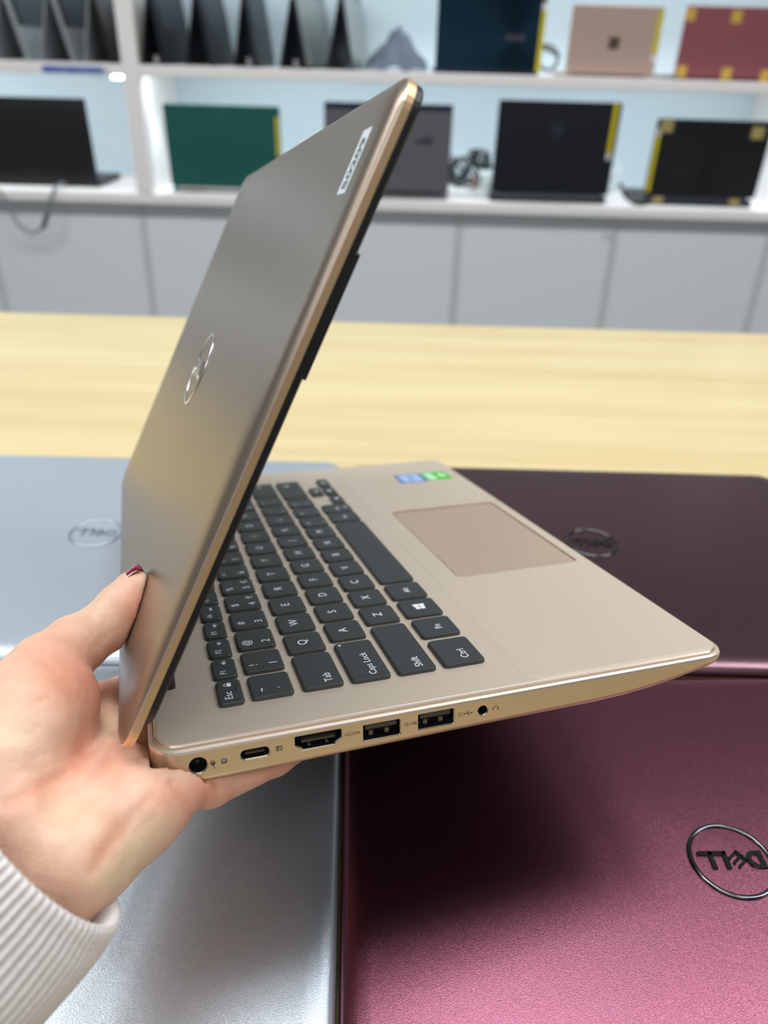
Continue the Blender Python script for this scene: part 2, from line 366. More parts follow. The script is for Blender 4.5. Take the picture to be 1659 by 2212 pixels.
poly = [(-.030, -.004), (-.012, .004), (.006, .013), (.022, .016), (.012, .009), (-.004, .002), (.010, .004), (.024, .012), (.027, .0), (.016, -.012), (.0, -.014), (.010, -.008), (.016, -.002), (.006, -.005), (-.012, -.008)]
link('eye_emblem', prism('eye_emblem', [(x + a, y + b) for a, b in poly], 0.0031, 0.0036), r, ['mark_rog'], F)
x, y = on(845, 375); link('diagonal_stripe', prism('diagonal_stripe', [(x - .03, y + .028), (x - .022, y + .03), (x + .034, y - .032), (x + .02, y - .032)], 0.0031, 0.0034), r, ['mark_pinkgrey'], F)
r, F, on, w, h = shelf_laptop('laptop', 'blue-black laptop with a faint shield badge and yellow label, on the countertop', 0.1157, 0.2537, zt(-.0392, 2.52), Z_CT, 2.535, 'body_inkblue', base_h=0.020, gap=0.006, hinge_m='mark_grey')
yellow_label(r, F, on, (1331, 224), (1314, 345), 0.013, white_bot=True)
x, y = on(1203, 282)
for s, mm, zz in ((1.0, 'mark_faint', 0.0031), (0.78, 'body_inkblue', 0.0036), (0.45, 'mark_faint', 0.0041)):
    link('shield_badge', prism('shield_badge', [(x + a * s, y + b * s) for a, b in ((-.019, .020), (0, .027), (.019, .020), (.018, -.002), (.010, -.018), (0, -.028), (-.010, -.018), (-.018, -.002))], zz, zz + .0004), r, [mm], F)
r, F, on, w, h = shelf_laptop('laptop', 'glossy black laptop with yellow tape corners at the right end of the countertop', 0.2962, 0.4275, zt(-.0538, 2.53), Z_CT, 2.55, 'body_black', base_h=0.018, gap=0.008, hinge_m='mark_faint', lid_m='screen_glass')
yellow_label(r, F, on, (1424, 278), (1398, 414), 0.012, white_top=True)
for p in ((1441, 272), (1637, 287)):
    x, y = on(*p); lid_box(r, F, 'tape_corner', 'tape_dull', x - .019, y - .016, x + .017, y + .016, 0.0037)
for p in ((1421, 432), (1586, 437)):
    X, Zz = px_on(2.549, *p); link('tape_corner', box('tape_corner', -.015, .015, -.001, .0, -.008, .009), r, ['tape_dull'], T((X - r.location.x if False else X - r.matrix_world.translation.x, 0.0, Zz - Z_CT)))
# upper row, right
r, F, on, w, h = shelf_laptop('laptop', 'navy blue laptop with spun lid and yellow label on the upper shelf', 0.0420, 0.1575, zt(.062, 2.53), Z_SH, 2.545, 'body_navy', base_h=0.012)
yellow_label(r, F, on, (1174, 5), (1164, 156), 0.013, white_top=True)
x, y = on(1112, 82)
nm = MATS['body_navy'].copy(); MATS['spun_navy'] = nm; nt = nm.node_tree; b_ = nt.nodes['Principled BSDF']
b_.inputs['Metallic'].default_value = 0.9; b_.inputs['Roughness'].default_value = 0.38; b_.inputs['Anisotropic'].default_value = 0.85; b_.inputs['Base Color'].default_value = (*srgb(27, 52, 70), 1)
tc = nt.nodes.new('ShaderNodeTexCoord'); su = nt.nodes.new('ShaderNodeVectorMath'); su.operation = 'SUBTRACT'; su.inputs[1].default_value = (x, y, 0)
cr_ = nt.nodes.new('ShaderNodeVectorMath'); cr_.operation = 'CROSS_PRODUCT'; cr_.inputs[1].default_value = (0, 0, 1)
vt = nt.nodes.new('ShaderNodeVectorTransform'); vt.vector_type = 'VECTOR'; vt.convert_from = 'OBJECT'; vt.convert_to = 'WORLD'
nt.links.new(tc.outputs['Object'], su.inputs[0]); nt.links.new(su.outputs[0], cr_.inputs[0]); nt.links.new(cr_.outputs[0], vt.inputs[0]); nt.links.new(vt.outputs[0], b_.inputs['Tangent'])
for c_ in r.children:
    if c_.name.startswith('lid'): c_.data.materials[0] = nm
text('maker_name', 'ASUS', r, 'mark_pinkgrey', 0.020, F @ T((x, y, 0.0032)), 0.0001, spacing=1.15)
r, F, on, w, h = shelf_laptop('laptop', 'rose-beige laptop with a small four-square emblem on the upper shelf', 0.1858, 0.2835, zt(.0525, 2.53), Z_SH, 2.55, 'body_pink', base_h=0.010)
yellow_label(r, F, on, (1426, 22), (1412, 134), 0.013, white_bot=True)
x, y = on(1326, 93)
for a in (-1, 1):
    for b in (-1, 1): lid_box(r, F, 'emblem_square', 'mark_dark', x + a * .0075 - .0068, y + b * .0075 - .0068, x + a * .0075 + .0068, y + b * .0075 + .0068)
r, F, on, w, h = shelf_laptop('laptop', 'dusty red laptop with several yellow tape squares on the upper shelf', 0.3062, 0.4250, zt(.0545, 2.53), Z_SH, 2.55, 'body_red', base_h=0.010)
for p in ((1491, 31), (1591, 36), (1471, 154), (1568, 159), (1652, 164)):
    x, y = on(*p); lid_box(r, F, 'tape_square', 'tape_yellow', x - .014, y - .015, x + .014, y + .015)
x, y = on(1578, 95); link('oval_emblem', ring('oval_emblem', .006, .008, .0031, .0035), r, ['mark_pinkgrey'], F @ T((x, y, 0)))

# upper row, left: laptops folded like tents, seen from the side
def tent(xl, xr, label, body, keys=True, screen=None, group='tent-folded laptops on the upper shelf', zap=0.185, yfront=2.512, depth=0.36, edge=None, sensor=False, yellow=False, yaw=0.0):
    xl *= SY; xr *= SY; xa = (xl + xr) / 2 + 0.004; r = empty('laptop', T(((xl + xr) / 2, yfront, Z_SH)) @ Rz(yaw)); tag(r, label, 'laptop', group); c = (xl + xr) / 2
    def leg(nm, xb, th, m, parent=r):
        L = math.hypot(xa - xb, zap); ang = math.atan2(xa - xb, zap)
        Fm = T((xb - c, 0, 0.0015)) @ Ry(ang)           # z up the leg, y back, x outwards
        return Fm, L
    s = 0.006
    Fm, L = leg('screen_half', xl + s, 0.005, body)
    link('screen_half', slab('screen_half', -0.0025, 0.0025, 0, depth, 0, L + 0.003, 0.002, 0.0006), r, [edge or body], Fm)
    if yellow: link('yellow_label', box('yellow_label', -0.0031, -0.0026, 0.004, 0.014, 0.01, 0.13), r, ['label_yellow'], Fm)
    else: link('display', box('display', -0.0033, -0.0026, 0.006, depth - 0.006, 0.01, L - 0.01), r, ['screen_glass'], Fm)
    Fm, L = leg('keyboard_half', xr - s, 0.009, body)
    link('keyboard_half', slab('keyboard_half', -0.0045, 0.0045, 0, depth, 0, L - 0.004, 0.002, 0.0008), r, [body], Fm)
    if screen: link('display', box('display', 0.0046, 0.0055, 0.004, depth - 0.004, 0.006, L - 0.008), r, [screen], Fm)
    if keys:
        kb = link('keyboard', box('keyboard', 0.0046, 0.0052, 0.015, depth - 0.015, 0.085, L - 0.012), r, ['keys_bg'], Fm)
        for q in range(5):
            for k in range(13):
                link('key', box('key', 0.0053, 0.0063, 0.048 + k * 0.0203, 0.065 + k * 0.0203, 0.088 + q * 0.0185, 0.103 + q * 0.0185), kb, ['tent_key'])
        link('touchpad', box('touchpad', 0.0046, 0.0049, depth / 2 - 0.05, depth / 2 + 0.05, 0.012, 0.075), r, [body if body != 'body_silver' else 'silver_side'], Fm)
    if sensor: link('security_sensor', slab('security_sensor', -0.006, 0.006, -0.012, -0.001, 0.002, 0.022, 0.002, 0.001), r, ['sensor_grey'], T((0.012, 0, 0.0)))
    return r
tent(-.4500, -.4090, 'silver tent-folded laptop cut by the left edge of the photo', 'body_silver')
tent(-.3990, -.3576, 'silver tent-folded laptop, second from the left edge, yellow label', 'body_silver', yellow=True)
tent(-.3500, -.3164, 'tent-folded laptop with dark face right beside the shelf upright', 'body_black', keys=False, screen='screen_glass', edge='body_silver')
tent(-.2860, -.2560, 'black tent-folded laptop with yellow label, first right of the upright', 'body_inkblue', yellow=True, sensor=True)
tent(-.2370, -.2037, 'black tent-folded laptop, second right of the upright', 'body_inkblue')
tent(-.1830, -.1540, 'black tent-folded laptop with a security tag, third right of the upright', 'body_inkblue', sensor=True)
tent(-.1330, -.0990, 'black tent-folded laptop with a painted grey reflection on its outward screen, fourth right of the upright', 'body_inkblue', keys=False, screen='screen_reflection', sensor=True, yaw=-0.15)
tent(-.0800, -.0480, 'black tent-folded laptop with a painted greenish reflection on its screen, beside the grey bag', 'body_inkblue', keys=False, screen='screen_reflection', yaw=-0.10)
# crumpled grey sleeve bag
random.seed(11)
bm = bmesh.new(); bmesh.ops.create_grid(bm, x_segments=22, y_segments=16, size=1.0)
for v in bm.verts:
    a, b = v.co.x, v.co.y
    ridge = max(0.0, 1 - abs(a - 0.05 + 0.15 * b)) ** 0.8
    v.co = Vector((a * 0.090, (b + 1) * 0.10, 0.003 + (0.088 + 0.02 * abs(math.sin(3.1 * a + 1.3 * b + .8)) - 0.012 * abs(math.sin(6.3 * a - 2.2 * b))) * ridge * (1 - max(0, -b) ** 2.5) * (1 - 0.15 * b * b) + 0.006 * math.sin(9 * a + 4 * b) * ridge + 0.004 * math.sin(17 * b + 5 * a) * ridge))
bmesh.ops.solidify(bm, geom=bm.faces[:], thickness=0.003)
me = bpy.data.meshes.new('sleeve_bag'); bm.to_mesh(me); bm.free()
x0, _ = px_on(2.55, 856, 120)
o = link('sleeve_bag', me, None, ['bag_grey'], T((x0, 2.55, Z_SH + 0.006)), False)
tag(o, 'crumpled slate-grey fabric bag heaped on the upper shelf beside the navy laptop', 'bag')

# cables and adapters
def cable(name, label, pix, y, r, m, cat='cable', dz=0.0):
    pts = []
    for p in pix:
        yy = p[2] if len(p) > 2 else y; X, Zz = px_on(yy, p[0], p[1])
        if yy > SY - 0.012: Zz = max(Zz, (Z_SH if Zz > Z_SH - 0.04 else Z_CT) + r + 0.001)
        pts.append((X, yy, Zz))
    o = link(name, tube(name, pts, r), None, [m], None, True); return tag(o, label, cat)
cb = cable('charging_cable', 'grey charging cable hanging in a loop over the counter edge at the left', [(-40, 380, 2.56), (-15, 407, 2.51), (5, 420, 2.485), (20, 450, 2.482), (38, 482, 2.484), (62, 501, 2.487), (86, 497, 2.487), (97, 478, 2.486), (104, 447, 2.486), (112, 422, 2.487), (122, 402, 2.51), (140, 395, 2.565)], 2.49, 0.0042, 'cable_grey')
pl = [px_on(2.486, 93, 492), px_on(2.486, 103, 462)]
link('plug', tube('plug', [(pl[0][0], 2.486, pl[0][1]), (pl[1][0], 2.486, pl[1][1])], 0.0065, sub=1), cb, ['cable_black'])
def coil(name, label, c, R, n, y, r, m, parts=None, seed=1):
    random.seed(seed); X, Zz = px_on(y, *c); pts = []
    for i in range(n * 8 + 1):
        a = 2 * PI * i / 8; k = 1 + 0.25 * math.sin(a * 0.37 + seed)
        pts.append((X + R[0] * k * math.cos(a * (1 + .07 * seed)) + random.uniform(-.010, .010), y + 0.02 * math.sin(a * .5) + random.uniform(-.006, .006) + .02, max(Zz + R[1] * k * math.sin(a * 1.31), 0) + random.uniform(-.008, .008)))
    base = Z_CT if Zz < Z_SH - 0.03 else Z_SH
    pts = [(a, b, max(c_, base + r)) for a, b, c_ in pts]
    o = link(name, tube(name, pts, r, n=6, sub=3), None, [m], None, True); return tag(o, label, 'cable'), X, Zz
coil('adapter_cable', 'tangled black adapter cable heaped between the grey and shield-badge laptops', (1000, 375), (.038, .035), 6, 2.57, 0.0036, 'cable_black', seed=2)
coil('adapter_cable', 'black cable bundle arching over the white charger plug', (1040, 345), (.026, .022), 5, 2.60, 0.003, 'cable_black', seed=5)
coil('adapter_cable', 'pale crumpled charger cable beside the laptop with yellow tape corners', (1325, 395), (.014, .034), 4, 2.60, 0.003, 'cable_white', seed=3)
coil('adapter_cable', 'grey cable loop standing beside the navy laptop', (1188, 122), (.028, .028), 1, 2.60, 0.005, 'cable_grey', seed=7)
cable('power_lead', 'dark power lead lying against the black laptop with tape corners', [(1340, 398, 2.60), (1352, 425, 2.55), (1375, 447, 2.52), (1392, 452, 2.525)], 2.56, 0.0055, 'cable_black')
cable('power_lead', 'thin grey lead lying between the rose and dusty red laptops', [(1405, 172, 2.62), (1425, 180, 2.56), (1460, 186, 2.54)], 2.55, 0.004, 'cable_grey')
X, Zz = px_on(2.60, 1042, 380)
ch = empty('charger', T((X, 2.60, Z_CT))); tag(ch, 'white plug charger with an orange tag beside the shield-badge laptop', 'charger')
link('body', slab('body', -0.022, 0.028, -0.02, 0.03, 0.004, 0.075, 0.006, 0.004), ch, ['cable_white'], None, True)
link('tag', box('tag', -0.030, -0.0225, -0.015, 0.02, 0.028, 0.062), ch, ['orange'])

# ---------------------------------------------------------------- table
ZT = 0.75
tb = empty('table', T((0, 0, 0))); tag(tb, 'long pale oak display table carrying the closed laptops', 'table')
link('tabletop', box('tabletop', -1.5, 1.6, -0.08, 1.066, ZT - 0.035, ZT, 0.004), tb, ['wood'])
for x in (-1.42, 1.52):
    for y in (0.0, 0.99): link('leg', box('leg', x - 0.03, x + 0.03, y - 0.03, y + 0.03, 0.0, ZT - 0.0352), tb, ['wood'])

def closed_laptop(label, cx, cy, rot, Wd, Dp, lid_m, side_m, ring_m, logo_y=0.0, group='closed laptops on the oak table'):
    r = empty('closed_laptop', T((cx, cy, ZT)) @ Rz(rot)); tag(r, label, 'laptop', group)
    w, d = Wd / 2, Dp / 2
    L = []
    for ins, z in ((.006, .0015), (.002, .0035), (.0006, .0075), (.0004, .0088), (.001, .0094)):
        L.append([(x, y, z) for x, y in rrect(-w + ins, w - ins, -d + ins, d - ins, .012, 6)])
    link('base', loft('base', L), r, [side_m])
    L = []
    for ins, z in ((.001, .0100), (.0001, .0104), (.0, .0130), (.0004, .0150), (.0014, .0166), (.0034, .0178), (.007, .0187), (.012, .019)):
        L.append([(x, y, z) for x, y in rrect(-w + ins, w - ins, -d + ins, d - ins, .013, 6)])
    lid = link('lid', loft('lid', L), r, [lid_m, side_m], None, True)
    link('gasket', box('gasket', -w + .004, w - .004, -d + .004, d - .002, .0093, .0101), r, ['black_plastic'])
    for sx in (-1, 1):
        for sy in (-1, 1): link('foot', box('foot', sx * (w - .03) - .01, sx * (w - .03) + .01, sy * (d - .02) - .004, sy * (d - .02) + .004, 0.0, .002), r, ['black_plastic'])
    Lm = T((0, logo_y, .0191)) @ Rz(PI)
    rg = link('emblem_ring', ring('emblem_ring', 16.6, 18.6, 0.0, 0.9, .001), r, [ring_m], Lm, True)
    link('emblem_letters', logo_letters(.001, 0.8), r, [ring_m], Lm)
    return r
HL = 0.298
closed_laptop('closed dark maroon laptop at the back right, dull round emblem', 0.1493, 0.4725, math.radians(0.4), 0.3584, 0.252, 'maroon_shaded', 'maroon_side', 'dark_chrome', 0.006)
closed_laptop('closed bright maroon laptop at the front right, chrome ring emblem', 0.1548, 0.2235, math.radians(2.7), 0.338, 0.233, 'maroon_lid', 'maroon_side', 'dark_chrome', -0.002)
closed_laptop('closed pale silver laptop at the back left, grey ring emblem', -0.2038, 0.4694, math.radians(0.8), 0.338, 0.258, 'silver_lid', 'silver_side', 'silver_side', 0.003)
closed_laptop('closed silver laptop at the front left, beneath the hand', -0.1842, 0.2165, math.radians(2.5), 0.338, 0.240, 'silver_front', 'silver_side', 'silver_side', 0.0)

# ---------------------------------------------------------------- the laptop held in the hand
RW = Matrix(((-0.306548, -0.951234, -0.034393), (0.92962, -0.306956, 0.203923), (-0.204536, 0.03054, 0.978383)))
TW = Vector((-30.043, 210.686, -197.582)) * 0.001 + Vector((0, 0, CZ))
LW = T(TW) @ RW.to_4x4()
XL, XR, YF, YB = -20.6, 300.6, -171.0, 51.0
mm = 0.001
held = empty('held_laptop', LW)
tag(held, 'rose-gold laptop held open in the hand, black keys and ports along its side', 'laptop')
def zb(y):
    P = [(-171, -5.2), (-165, -6.2), (-158, -7.2), (-144, -10.3), (-128, -12.4), (-114, -13.2), (-64, -13.8), (0, -14.6), (60, -15.0)]
    return float(np.interp(y, [p[0] for p in P], [p[1] for p in P]))
def rsub(ins, r):
    pts = rrect(XL + ins, XR - ins, YF + ins, YB - ins, r, 7); out = []
    for i, p in enumerate(pts):
        q = pts[(i + 1) % len(pts)]; out.append(p); d = math.hypot(q[0] - p[0], q[1] - p[1])
        if d > 50:
            for k in range(1, 16): out.append((p[0] + (q[0] - p[0]) * k / 16, p[1] + (q[1] - p[1]) * k / 16))
    return out
prof = [(12, lambda y: zb(y) - 1.6, 9), (5, lambda y: zb(y) - 1.4, 9), (1.2, lambda y: zb(y) - 0.5, 10), (0.2, lambda y: zb(y) + 0.7, 10), (0, lambda y: min(zb(y) + 1.6, -3.8), 10),
        (0, lambda y: -3.6, 10), (0.35, lambda y: -2.9, 10), (1.1, lambda y: -2.35, 10), (1.3, lambda y: -2.9, 10), (1.9, lambda y: -2.9, 10), (2.0, lambda y: -1.95, 10), (2.5, lambda y: -1.45, 10), (3.0, lambda y: -1.3, 10)]
loops = [[(x, y, fz(y)) for x, y in rsub(ins, max(r - ins, 1))] for ins, fz, r in prof]
mi = [2, 3, 3, 3, 3, 1, 0, 0, 0, 0, 1, 0]
me = loft('base', loops, mm, matidx=mi)
for k in ('deck_gold', 'bright_gold', 'under_plastic', 'side_gold'): me.materials.append(MATS[k])
def cutter(me2, m):
    me2.materials.append(MATS[m]); return me2
def side_prism(poly, x0, x1):
    """poly in (a, z): a measured from the hinge side towards the front (= -y)"""
    P = [(-a, z) for a, z in poly]; n = len(P); ar = sum(P[i][0] * P[(i + 1) % n][1] - P[(i + 1) % n][0] * P[i][1] for i in range(n))
    if ar < 0: P = P[::-1]
    return loft('c', [[(x0, y, z) for y, z in P], [(x1, y, z) for y, z in P]], mm)
def circ(a, z, r, n=24): return [(a + r * math.cos(2 * PI * i / n), z + r * math.sin(2 * PI * i / n)) for i in range(n)]
def rr(a0, a1, z0_, z1_, r): return rrect(a0, a1, z0_, z1_, r, 4)
HD = lambda g: [(-4.0 - g, -4.7 + g), (11.6 + g, -4.7 + g), (11.9 + g, -5.2), (11.9 + g, -7.9), (9.6 + g * .7, -9.3), (9.2 + g * .7, -10.2 - g), (-1.6 - g * .7, -10.2 - g), (-2.0 - g * .7, -9.3), (-4.3 - g, -7.9), (-4.3 - g, -5.2)]
port_defs = dict(power_port=circ(-36.2, -8.6, 2.95), usb_c_port=rr(-22.5, -12.9, -9.7, -6.2, 1.7), hdmi_port=HD(0), usb_port_a=rr(19.5, 32.9, -11.2, -5.1, .5), usb_port_b=rr(39.6, 53.0, -10.8, -4.8, .5), audio_jack=circ(64.2, -7.8, 1.85), charge_light=rr(-28.9, -26.9, -9.6, -7.6, .6))
cut = []
for k, pl_ in port_defs.items():
    dep = {'charge_light': 0.5, 'power_port': 12}.get(k, 9)
    cut.append(cutter(side_prism(pl_, XL - 1, XL + dep), 'port_dark'))
    if k != 'charge_light':
        ax0 = sum(p[0] for p in pl_) / len(pl_); az0 = sum(p[1] for p in pl_) / len(pl_); hw = max(abs(p[0] - ax0) for p in pl_); hz = max(abs(p[1] - az0) for p in pl_)
        cut.append(cutter(side_prism([(ax0 + (a - ax0) * (1 + .28 / hw), az0 + (z - az0) * (1 + .28 / hz)) for a, z in pl_], XL - 1.1, XL + 0.45), 'port_metal'))
cut.append(cutter(slab('c', 80.8, 186.0, -162.0, -96.4, -1.95, 0.5, 3, 0, mm), 'bright_gold'))
body = boolean(me, cut)
bo = link('base', body, held)
# deck: raised palm-rest lip in front of the keyboard
bo.data.name = 'base'
def palm():
    L = []
    for ins, z in ((0, -1.32), (0.0, -1.25), (1.0, -1.05)):
        L.append([(x, y, z) for x, y in rrect(XL + 3.2 + ins, XR - 3.2 - ins, YF + 3.2 + ins, -84.0 - ins * 2.0, 7, 6)])
    return loft('palm_rest', L, mm)
pr_me = palm(); pr_me.materials.append(MATS['deck_gold'])
link('palm_rest', boolean(pr_me, [cutter(slab('c', 80.8, 186.0, -162.0, -96.4, -1.95, 0.5, 3, 0, mm), 'bright_gold')]), held)
link('touchpad', slab('touchpad', 81.5, 185.3, -161.3, -97.1, -1.9, -1.35, 2.5, 0.12, mm), held, ['pad_gold'])
def frame(name, x0, x1, y0, y1, r, w, z0, z1):
    o_ = rrect(x0, x1, y0, y1, r, 5); i_ = rrect(x0 + w, x1 - w, y0 + w, y1 - w, max(r - w, .3), 5); n = len(o_)
    V = [(x, y, z0) for x, y in o_] + [(x, y, z1) for x, y in o_] + [(x, y, z1) for x, y in i_] + [(x, y, z0) for x, y in i_]
    return mesh_py(name, V, [(a * n + i, a * n + (i + 1) % n, ((a + 1) % 4) * n + (i + 1) % n, ((a + 1) % 4) * n + i) for a in range(4) for i in range(n)], mm)
link('touchpad_rim', frame('touchpad_rim', 80.3, 186.5, -162.5, -95.9, 3.2, 0.55, -1.3, -0.85), held, ['bright_gold'])
# ports: liners and tongues
def port(name, poly, x0, x1, m): return link(name, side_prism(poly, XL + x0, XL + x1), held, [m])
def shrink(poly, k):
    ax = sum(p[0] for p in poly) / len(poly); az = sum(p[1] for p in poly) / len(poly)
    return [(ax + (a - ax) * (1 - k / 6), az + (z - az) * (1 - k / 2.6)) for a, z in poly]
p_ = port('power_port', circ(-36.2, -8.6, 2.6), 4.0, 9, 'port_dark')
link('pin', side_prism(circ(-36.2, -8.6, 0.5, 10), XL + 2.5, XL + 5), p_, ['port_tongue'])
p_ = port('usb_c_port', rr(-22.3, -13.1, -9.5, -6.4, 1.5), 4.5, 8.8, 'port_dark')
link('connector_tongue', side_prism(rr(-21.0, -14.4, -8.25, -7.65, .2), XL + 0.8, XL + 5), p_, ['port_tongue'])
p_ = port('hdmi_port', HD(-.15), 4.0, 8.8, 'port_dark')
link('connector_tongue', side_prism(rr(-2.0, 9.8, -7.9, -7.0, .2), XL + 1.0, XL + 5), p_, ['port_tongue'])
for q in (0.2, 6.4): link('spring_contact', side_prism(rr(q, q + 1.0, -9.7, -9.1, .1), XL + 1.4, XL + 4), p_, ['port_spring'])
for a0, dz in ((19.5, 0), (39.6, .35)):
    p_ = port('usb_port', rr(a0 + .2, a0 + 13.2, -11.0 + dz, -5.3 + dz, .3), 4.5, 8.8, 'port_dark')
    link('connector_tongue', side_prism(rr(a0 + 1.0, a0 + 12.4, -7.6 + dz, -5.9 + dz, .2), XL + 1.2, XL + 5), p_, ['port_tongue'])
    for q in (2.4, 8.2): link('spring_contact', side_prism(rr(a0 + q, a0 + q + 1.5, -10.3 + dz, -8.6 + dz, .1), XL + 1.6, XL + 4), p_, ['port_spring'])
port('audio_jack', circ(64.2, -7.8, 1.6), 4.0, 8.8, 'port_dark')
port('charge_light', rr(-28.7, -27.1, -9.4, -7.8, .5), 0.2, 0.45, 'sensor_grey')
SF = lambda a, z: Matrix(((0, 0, -1, XL * mm - 0.00003), (-1, 0, 0, -a * mm), (0, 1, 0, z * mm), (0, 0, 0, 1)))
text('port_marking', 'HDMI', held, 'port_print', 1.95 * mm, SF(15.6, -7.4), xs=1.12)
for a in (36.4, 56.6):
    text('port_marking', 'SS', held, 'port_print', 2.1 * mm, SF(a - 1.3, -7.7), xs=0.95)
    link('port_marking', join('usb_mark', prism('t', [(0.2, -.09), (3.2, -.09), (3.2, .09), (.2, .09)], 0, .03, mm), prism('t', circ(.2, 0, .32, 10), 0, .03, mm), prism('t', [(3.0, -.3), (3.7, 0), (3.0, .3)], 0, .03, mm),
         prism('t', [(.9, 0), (1.5, .7), (2.3, .7), (2.3, .5), (1.6, .5), (1.15, 0)], 0, .03, mm), prism('t', [(1.3, 0), (1.8, -.65), (2.5, -.65), (2.5, -.45), (1.9, -.45), (1.55, 0)], 0, .03, mm)), held, ['port_print'], SF(a + .1, -7.7))
link('port_marking', join('plug_mark', prism('t', [(-.8, .3), (.8, .3), (.8, -.4), (.35, -1.0), (-.35, -1.0), (-.8, -.4)], 0, .03, mm), prism('t', [(-.5, .3), (-.25, .3), (-.25, 1.2), (-.5, 1.2)], 0, .03, mm), prism('t', [(.25, .3), (.5, .3), (.5, 1.2), (.25, 1.2)], 0, .03, mm), prism('t', [(-.1, -1), (.15, -1), (.4, -1.8), (.9, -2.1), (.75, -2.25), (.2, -1.95)], 0, .03, mm)), held, ['port_print'], SF(-31.5, -8.6))
link('port_marking', join('display_mark', prism('t', [(-1.1, -1), (-.8, -1), (-.8, 1), (-1.1, 1)], 0, .03, mm), prism('t', [(-.6, -1), (-.3, -1), (-.3, .7), (.6, .6), (.8, 0), (.5, -.5), (.0, -.6), (.0, -.9), (.7, -.8), (1.15, 0), (.8, .9), (-.1, 1.05), (-.8, 1)], 0, .03, mm), prism('t', [(0, -.35), (.3, -.35), (.3, .35), (0, .35)], 0, .03, mm)), held, ['port_print'], SF(-9.6, -7.8))
link('port_marking', join('headset_mark', *[prism('t', [(1.0 * math.cos(a), 1.0 * math.sin(a)), (1.0 * math.cos(a + .3), 1.0 * math.sin(a + .3)), (.8 * math.cos(a + .3), .8 * math.sin(a + .3)), (.8 * math.cos(a), .8 * math.sin(a))], 0, .03, mm) for a in [(-.6 + .3 * k) for k in range(14)]], prism('t', [(-1.2, -.5), (-.8, -.5), (-.8, .1), (-1.2, .1)], 0, .03, mm), prism('t', [(.8, -.5), (1.2, -.5), (1.2, .1), (.8, .1)], 0, .03, mm)), held, ['port_print'], SF(69.2, -7.8))
# hinge blocks
for a, b in ((17.5, 75), (205, 262)):
    link('hinge', slab('hinge', a, b, 40.4, 54.5, -7.0, 1.6, 1.5, 0.8, mm), held, ['black_plastic'])
# printed stickers on the palm rest
def deck_sticker(nm, pts, m, z=-1.02, th=0.03): return link(nm, prism(nm, pts, z, z + th, mm), held, [m])
s1 = deck_sticker('blue_sticker', rrect(243.5, 263.5, -141.5, -122.5, .8, 3), 'sticker_blue')
link('sticker_face', prism('f', rrect(245.0, 262.0, -139.5, -124.5, .5, 3), -0.98, -0.96, mm), s1, ['sticker_blue_light'])
text('sticker_print', 'intel', s1, 'sticker_blue', 7 * mm, T((253.5 * mm, -132 * mm, -0.95 * mm)))
s2 = deck_sticker('green_sticker', rrect(244.0, 264.0, -160.5, -142.2, .8, 3), 'sticker_green')
link('sticker_face', prism('f', rrect(245.5, 262.0, -149.5, -144.0, .5, 3), -0.98, -0.96, mm), s2, ['sticker_green_light'])
link('sticker_emblem', prism('f', [(250, -156), (253, -153), (257, -152.6), (260, -155), (257, -158), (253, -158.4)], -0.98, -0.96, mm), s2, ['sticker_green_light'])
link('film_shine', prism('f', [(250, -168), (251.5, -166.6), (253.5, -163.2), (251, -165.5)], -1.02, -0.95, mm), held, ['bright_gold'])

